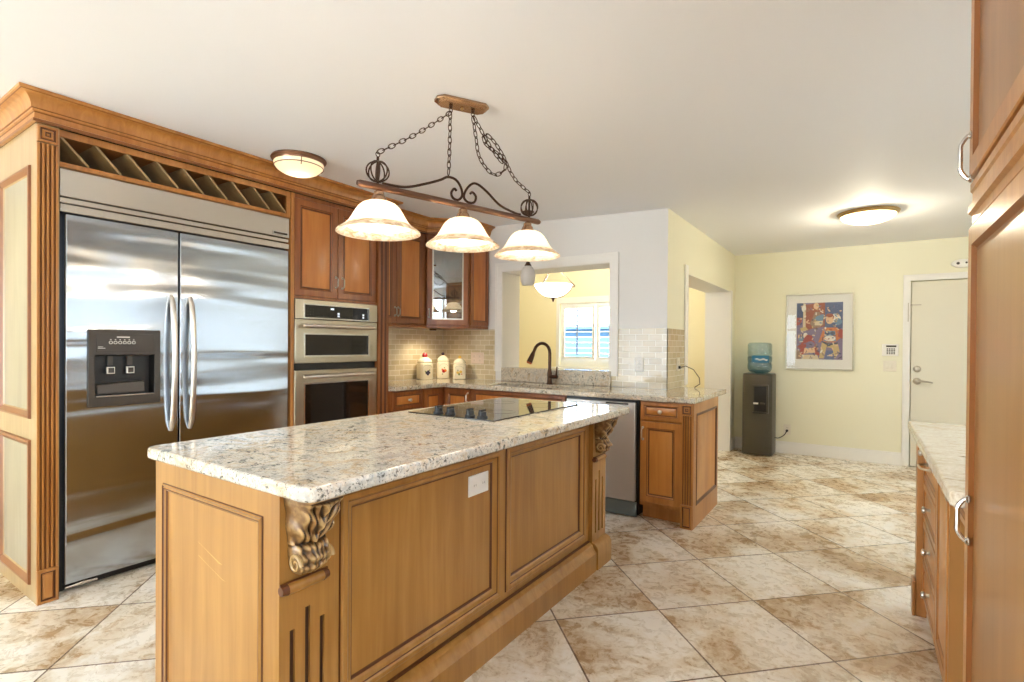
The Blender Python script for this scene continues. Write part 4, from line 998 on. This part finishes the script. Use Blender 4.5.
    # shades
    for s in S:
        c = bp(s, 0); b = MB()
        b.lathe(c, [(.010, zb-.012), (.020, zb-.020), (.022, zb-.034), (.028, zb-.040), (.034, zb-.058), (.036, zb-.064), (.030, zb-.068)], 24); so = b.build('socket', M['canopy'], R)
        pr = [(.034, 1.868), (.052, 1.866), (.070, 1.858), (.086, 1.843), (.100, 1.822), (.112, 1.800), (.124, 1.782), (.138, 1.768), (.154, 1.757, 1), (.166, 1.749, 1), (.172, 1.742, 1), (.173, 1.738, 1), (.168, 1.739, 1), (.150, 1.752, 1), (.134, 1.764, 1), (.120, 1.778), (.108, 1.797), (.096, 1.819), (.082, 1.839), (.067, 1.853), (.050, 1.861), (.034, 1.863)]
        b = MB(); b.lathe(c, pr, 48, cap=False); sh = b.build('glass_shade', [M['shade'], M['shadeband']], R, angle=80); sh['label'] = 'lit frosted glass bell shade with mottled tan rim'
        b = MB(); b.ball(c+Z*1.79, .026, sz=1.25); b.build('bulb', M['bulb'], sh)
        lamp('shade_lamp', 'POINT', c+Z*1.775, LAMP['shade'], WARM, .05, sh)
mk_chandelier()

# ------------------------------------------------------------------ ceiling lights
def mk_crownlight():
    c = Vector((-3.045, 2.035, ceil_z(-3.045)-2.4105)); R = thing('flush_ceiling_light', 'copper banded flush ceiling light close to the tall cabinets', 'ceiling light', (c.x, c.y, ceil_z(c.x)))
    b = MB(); b.lathe(c, [(.120, 2.4095), (.165, 2.4095), (.170, 2.400), (.165, 2.392), (.150, 2.388), (.146, 2.376), (.138, 2.372), (.12, 2.372)], 40); b.build('pan', M['copper'], R)
    b = MB(); pr = [(.152*math.cos(a*PI/20), 2.376-.078*math.sin(a*PI/20)) for a in range(0, 10)]+[(.004, 2.297)]; b.lathe(c, pr, 40, cap=False); bw = b.build('bowl', M['dome2'], R, angle=80)
    b = MB(); b.tube([c+Z*2.352+X*.1495*math.cos(2*PI*q/40)+Y*.1495*math.sin(2*PI*q/40) for q in range(40)], .003, 6, closed=True)
    for q in range(3):
        a = 2*PI*q/3-.5; d = X*math.cos(a)+Y*math.sin(a); b.tube([c+d*.150+Z*2.39, c+d*.158+Z*2.37, c+d*.152+Z*2.345, c+d*.135+Z*2.336], .003, 6)
    b.build('band', M['copper'], R)
    lamp('bowl_lamp', 'POINT', c+Z*2.345, LAMP['dome_crown'], WARM, .03, bw)
mk_crownlight()
def mk_halllight():
    c = Vector((.017, 5.32, 0)); R = thing('flush_ceiling_light', 'lit flush dome ceiling light over the far hall', 'ceiling light', (c.x, c.y, ZC))
    b = MB(); b.lathe(c, [(.15, 2.4095), (.218, 2.4095), (.224, 2.402), (.218, 2.392), (.204, 2.386), (.196, 2.380), (.18, 2.380)], 48); b.build('pan', M['brass'], R)
    b = MB(); pr = [(.197*math.cos(a*PI/20), 2.381-.066*math.sin(a*PI/20)) for a in range(0, 10)]+[(.004, 2.315)]; b.lathe(c, pr, 48, cap=False); bw = b.build('dome', M['dome'], R, angle=80)
    lamp('dome_lamp', 'POINT', c+Z*2.300, LAMP['dome_hall'], (1.0, .90, .68), .06, bw)
mk_halllight()
def mk_dininglight():
    c = Vector((-3.17, 5.6, 0)); R = thing('bowl_pendant', 'bronze armed white bowl pendant hanging in the dining room', 'pendant light', (c.x, c.y, 2.469))
    b = MB(); b.lathe(c, [(.06, 2.469), (.06, 2.455), (.02, 2.44), (.008, 2.37), (.008, 2.30), (.02, 2.29), (.02, 2.27), (.006, 2.26)], 24); b.build('stem', M['bronze'], R)
    b = MB(); pr = [(.225, 2.015), (.232, 2.010), (.215, 1.975), (.175, 1.925), (.12, 1.885), (.06, 1.866), (.004, 1.862)]; b.lathe(c, pr, 40, cap=False); bw = b.build('bowl', M['bowlg'], R, angle=80)
    b = MB()
    for q in range(3):
        a = 2*PI*q/3+.55; d = X*math.cos(a)+Y*math.sin(a)
        b.tube(smooth_pts([c+d*.015+Z*2.28, c+d*.10+Z*2.17, c+d*.235+Z*2.03, c+d*.262+Z*2.0, c+d*.25+Z*1.985, c+d*.238+Z*1.998]), .006, 7)
        b.tube(smooth_pts([c+d*.237+Z*1.998, c+d*.20+Z*1.94, c+d*.12+Z*1.872, c+d*.01+Z*1.845]), .005, 7)
    b.lathe(c, [(.004, 1.80), (.012, 1.815), (.022, 1.85), (.012, 1.862)], 16); b.build('arm', M['iron'], R)
    lamp('bowl_lamp', 'POINT', c+Z*2.06, LAMP['bowl'], (1.0, .94, .80), .1, bw)
mk_dininglight()
def mk_mini():
    c = Vector((-2.465, 3.9, 0)); zt = ceil_z(-2.465)-.001; R = thing('mini_pendant', 'small unlit frosted glass pendant hanging over the sink', 'pendant light', (c.x, c.y, zt))
    b = MB(); b.lathe(c, [(.05, zt), (.05, zt-.01), (.02, zt-.025), (.004, zt-.03), (.004, 2.03), (.010, 2.025), (.016, 2.0), (.030, 1.975), (.030, 1.965)], 24); b.build('stem', M['bronze'], R)
    b = MB(); b.lathe(c, [(.026, 1.972), (.045, 1.955), (.062, 1.92), (.068, 1.88), (.062, 1.835), (.048, 1.80), (.044, 1.802), (.058, 1.838), (.063, 1.88), (.057, 1.917), (.04, 1.95), (.022, 1.966)], 32, cap=False); b.build('glass_shade', M['opal'], R, angle=80)
mk_mini()

# ------------------------------------------------------------------ water cooler
def mk_cooler():
    cx, cy = -1.03, 6.80; R = thing('water_cooler', 'charcoal floor standing water cooler against the far wall', 'water cooler', (cx, cy, 0))
    hw, d = .162, .17
    def plan(k=1.0, bulge=.05):
        p = [(-hw*k, d*.95), (-hw*k, -d*.75)]+[(-hw*k*math.cos(PI*i/10), -d*.75-bulge*math.sin(PI*i/10)) for i in range(1, 10)]+[(hw*k, -d*.75), (hw*k, d*.95)]; return p
    b = MB(); rings = [(1.0, .01), (1.0, .12), (.985, .93), (.95, .952)]; n = len(plan()); vs = []
    for k, z in rings: vs += [(cx+x, cy+y, z) for x, y in plan(k)]
    b.add(vs, [(i*n+j, i*n+(j+1) % n, (i+1)*n+(j+1) % n, (i+1)*n+j) for i in range(3) for j in range(n)]+[tuple(range(n))[::-1], tuple(3*n+j for j in range(n))]); b.build('body', M['charcoal'], R, bevel=.004)
    yf = cy-d*.75-.05
    b = MB(); b.ring((cx-.045, yf-.002, .50), X, Z, -Y, .17, .33, [(0, -.02), (0, .008), (.008, .010), (.016, .010), (.022, .003)], capm=1, back=True); b.build('dispensing_panel', [M['charcoal'], M['black']], R, recalc=False)
    b = MB(); b.box(cx-.03, cx+.02, yf-.03, yf-.006, .604, .622); b.box(cx+.04, cx+.09, yf-.03, yf-.006, .604, .622, 1); b.build('tap', [M['print'], M['taupe']], R)
    b = MB(); b.box(cx-.035, cx+.115, yf-.035, yf-.006, .50, .512); b.build('drip_tray', M['black'], R)
    b = MB(); b.tube(smooth_pts([Vector(p) for p in ((cx+.162, cy+.05, .20), (cx+.20, cy+.10, .19), (cx+.25, cy+.17, .22), (cx+.279, 6.985, .27))]), .005, 8); b.lathe((cx+.279, 6.996, .272), [(.014, 0), (.014, .018), (.006, .026)], 12, -Y); b.build('power_cord', M['black'], R)
    c = Vector((cx+.005, cy-.01, .9535)); B = thing('water_bottle', 'blue tinted water bottle turned upside down on the cooler', 'water bottle', c)
    b = MB(); b.lathe(c, [(.05, 0), (.085, .006), (.120, .03), (.133, .06), (.133, .115), (.127, .122), (.127, .132), (.133, .14), (.133, .20), (.127, .207), (.127, .217), (.133, .225), (.133, .275), (.128, .283), (.128, .292), (.133, .30), (.130, .345), (.115, .362), (.06, .366)], 40); b.build('body', M['bottle'], B, angle=60)
    b = MB(); b.lathe(c, [(.04, .004), (.115, .032), (.128, .062), (.128, .112), (.122, .120), (.122, .134), (.128, .142), (.128, .20), (.02, .201)], 40); b.build('water', M['water'], B)
    b = MB(); vs = []; n = 14
    for z in (.130, .214): vs += [c+Z*z+Vector((.1345*math.sin(-.55+1.5*k/n+.0), -.1345*math.cos(-.55+1.5*k/n), 0)) for k in range(n+1)]
    b.add(vs, [(k, k+1, n+2+k, n+1+k) for k in range(n)])
    vs = []
    for k in range(n+1):
        a = -.2+1.0*k/n; w = .010*math.sin(k*.9)
        for zz in (-.006, .006): vs.append(c+Z*(.168+w+zz)+Vector((.1352*math.sin(a), -.1352*math.cos(a), 0)))
    b.add(vs, [(2*k, 2*k+2, 2*k+3, 2*k+1) for k in range(n)], 1); b.build('label_sticker', [M['label'], M['print']], B, recalc=False)
mk_cooler()

# ------------------------------------------------------------------ framed print
def mk_picture():
    x0, x1, z0, z1 = -.776, -.095, 1.008, 1.888; yw = 7.0112
    R = thing('framed_print', 'framed colourful figure print with wide white mat on far wall', 'picture', ((x0+x1)/2, yw, (z0+z1)/2))
    b = MB(); b.cells(PXZ, [x0, x0+.014, x1-.014, x1], [z0, z0+.014, z1-.014, z1], lambda x, z: not (x0+.014 < x < x1-.014 and z0+.014 < z < z1-.014), yw, yw-.028); b.build('frame', plain('silver_frame', (176, 170, 150), .3, .8), R, bevel=.002)
    b = MB(); b.box(x0+.012, x1-.012, yw-.012, yw-.006, z0+.012, z1-.012); b.build('mat_board', plain('mat_board', (232, 230, 222), .6), R)
    ax0, ax1, az0, az1 = -.662, -.200, 1.128, 1.786; w, h = ax1-ax0, az1-az0
    cols = [(86, 98, 132), (60, 72, 104), (150, 84, 60), (216, 200, 166), (224, 188, 148), (110, 142, 168), (198, 118, 66), (198, 172, 118), (160, 72, 60), (126, 112, 138), (66, 68, 78), (230, 224, 210), (148, 124, 104)]
    mats = [plain('ink_%02d' % i, c, .6) for i, c in enumerate(cols)]; art = MB(); lay = [0]
    def poly(m, *pts):
        lay[0] += 1; y = yw-.0128-.00002*lay[0]
        art.add([(ax0+u*w, y, az0+v*h) for u, v in pts], [tuple(range(len(pts)))], m)
    def oval(m, u, v, ru, rv, n=14): poly(m, *[(u+ru*math.cos(2*PI*k/n), v+rv*math.sin(2*PI*k/n)) for k in range(n)])
    poly(9, (0, 0), (1, 0), (1, 1), (0, 1))
    poly(0, (.6, .55), (1, .55), (1, 1), (.6, 1)); poly(1, (0, .72), (.16, .7), (.14, 1), (0, 1)); poly(2, (.19, .52), (.62, .58), (.62, 1), (.2, .97))
    poly(3, (.14, .5), (.2, .5), (.2, .98), (.15, 1)); oval(11, .16, .9, .05, .06); oval(1, .07, .86, .03, .05); poly(8, (0, .6), (.1, .62), (.12, .74), (0, .74))
    oval(4, .43, .94, .06, .06); poly(12, (.3, .62), (.4, .84), (.5, .84), (.6, .62), (.5, .56), (.38, .56)); poly(5, (.38, .70), (.58, .66), (.6, .80), (.44, .76)); poly(3, (.4, .6), (.56, .6), (.58, .68), (.4, .67))
    oval(11, .84, .70, .12, .10); oval(5, .90, .66, .08, .06); oval(0, .80, .62, .05, .03)
    poly(7, (.1, .5), (.26, .52), (.2, .58), (.08, .55)); poly(9, (.02, .3), (.3, .35), (.3, .5), (.02, .5)); oval(5, .12, .36, .07, .06); oval(11, .2, .42, .05, .05)
    poly(8, (.06, .22), (.22, .44), (.34, .42), (.52, .08), (.44, .06), (.34, .24), (.2, .22), (.16, .08), (.1, .08)); oval(9, .31, .26, .1, .06); poly(4, (.16, .1), (.42, .12), (.4, .2), (.18, .2)); poly(3, (.1, .0), (.5, .0), (.46, .08), (.14, .08))
    oval(4, .72, .7, .08, .08); oval(2, .72, .77, .08, .035); poly(6, (.48, .3), (.6, .56), (.9, .56), (.98, .4), (.84, .3), (.62, .3)); poly(5, (.6, .32), (.62, .5), (.84, .5), (.86, .32)); oval(1, .67, .46, .05, .035); oval(1, .79, .46, .05, .035); oval(11, .73, .37, .12, .05)
    poly(10, (.56, .28), (.72, .24), (.9, .27), (.9, .3), (.72, .28), (.58, .32)); poly(7, (.5, .02), (.56, .3), (.7, .24), (.9, .28), (.94, .14), (.84, .02), (.78, .2), (.66, .22), (.6, .02)); poly(0, (.62, .0), (.66, .16), (.8, .16), (.82, .0)); poly(8, (.9, .4), (1, .36), (1, .52), (.92, .54)); poly(12, (.0, .0), (.1, .0), (.08, .14), (0, .16))
    rg = random.Random(11)
    for k in range(150):
        u, v = rg.uniform(.02, .95), rg.uniform(.02, .95); a = rg.uniform(0, PI); l, t = rg.uniform(.015, .05), rg.uniform(.008, .02)
        c, s_ = math.cos(a), math.sin(a)
        q = [(u+c*x*l-s_*y*t, v+(s_*x*l+c*y*t)*.7) for x, y in ((-1, -.6), (.8, -1), (1, .7), (-.7, 1))]
        if all(.0 < x < 1 and 0 < y < 1 for x, y in q): poly(rg.choice([0, 1, 2, 3, 4, 4, 5, 7, 9, 10, 11, 12, 12]), *q)
    art.build('print_sheet', mats, R, recalc=False, smooth=False)
    b = MB(); b.box(x0+.012, x1-.012, yw-.0195, yw-.018, z0+.012, z1-.012); b.build('pane', clear('picture_glass', (252, 252, 252), gloss=.02), R)
mk_picture()

# ------------------------------------------------------------------ right-hand run
RW = ('wood', 'glaze2', 'panel'); NX = -X; NY = -Y
def mk_rightbase():
    fx = .238; R = thing('drawer_cabinet', 'honey wood drawer cabinet under the cream counter beside pantry', 'cabinet', (.55, 2.7, 0))
    b = MB(); b.box(fx+.02, .858, 2.262, 3.205, .105, .874); b.box(fx+.08, .858, 2.262, 3.205, 0, .105); b.build('body', M['wood'], R)
    b = MB(); b.box(fx-.022, fx+.0195, 3.128, 3.205, .0, .874); b.box(fx-.036, fx-.0225, 3.125, 3.212, 0, .165, 0); b.build('pilaster', M['wood'], R, bevel=.003)
    zs = [(.115, .285), (.295, .465), (.475, .645), (.655, .862)]
    for i, (za, zb) in enumerate(zs):
        d = front('drawer', (fx+.02, 3.11, za), NY, NX, .50, zb-za, R, RW, DRAWER)
        if i == 3: pull(d, (fx, 2.86, .76), Y, NX, .13, .005, .035); knob(d, (fx, 2.99, .80), NX)
        else: knob(d, (fx, 2.80, (za+zb)/2+.03), NX)
    d = front('door', (fx+.02, 2.60, .115), NY, NX, .325, .747, R, RW)
    b = MB(); b.box(fx+.004, .858, 2.248, 2.2615, .10, .874); b.build('side_panel', M['kneecol'], R)
    R = thing('pencil_drawer', 'shallow apron drawer under the cream counter next to the pantry', 'drawer', (.5, 1.97, .77))
    b = MB(); b.box(fx+.02, .84, 1.71, 2.24, .79, .872); b.build('box', M['wood'], R)
    d = front('drawer_front', (fx+.02, 2.238, .775), NY, NX, .526, .097, R, RW, [(i*.7, e, *r) for i, e, *r in DRAWER]); knob(d, (fx, 2.05, .825), NX)
    b = MB(); b.prism(rounded_rect(.183, .858, 1.704, 3.222, .02), (0, 0, .8755), X, Y, Z, .0395)
    tag(b.build('side_countertop', M['granite3'], loc=(.52, 2.46, .8755), bevel=.008, seg=3), 'cream veined granite countertop beside the tall pantry', 'countertop')
mk_rightbase()
def mk_pantry():
    fx = .224; y0, y1 = .70, 1.698; R = thing('pantry_cabinet', 'tall honey wood pantry cabinet with long steel pulls', 'cabinet', (.54, 1.2, 0))
    b = MB(); b.box(fx, .858, y0, y1, .09, 2.405); b.box(fx+.07, .858, y0, y1, 0, .09); b.build('body', M['wood'], R)
    PT = [(0, 0), (0, .010), (.003, .013), (.046, .013), (.050, .010, 1), (.056, .004, 1), (.064, .004, 1), (.070, .005, 2)]
    TM = ('wood', 'glaze2', 'tall')
    d = front('door', (fx-.0005, y1-.003, 1.690), NY, NX, y1-y0-.006, .70, R, TM, PT); pull(d, (fx-.013, y1-.035, 1.737), Z, NX, .105, .005, .021, 'chrome')
    d = front('door', (fx-.0005, y1-.003, .10), NY, NX, y1-y0-.006, 1.47, R, TM, PT); pull(d, (fx-.013, y1-.06, .866), Z, NX, .10, .005, .021, 'chrome')
    b = MB(); b.prism([(0, 1.575), (-.006, 1.58), (-.006, 1.60), (-.014, 1.606), (-.014, 1.622), (-.006, 1.63), (-.006, 1.655), (-.010, 1.66), (-.010, 1.678), (0, 1.684)], (fx-.0005, y0, 0), X, Z, Y, y1-y0); b.build('rail', M['wood'], R)
mk_pantry()
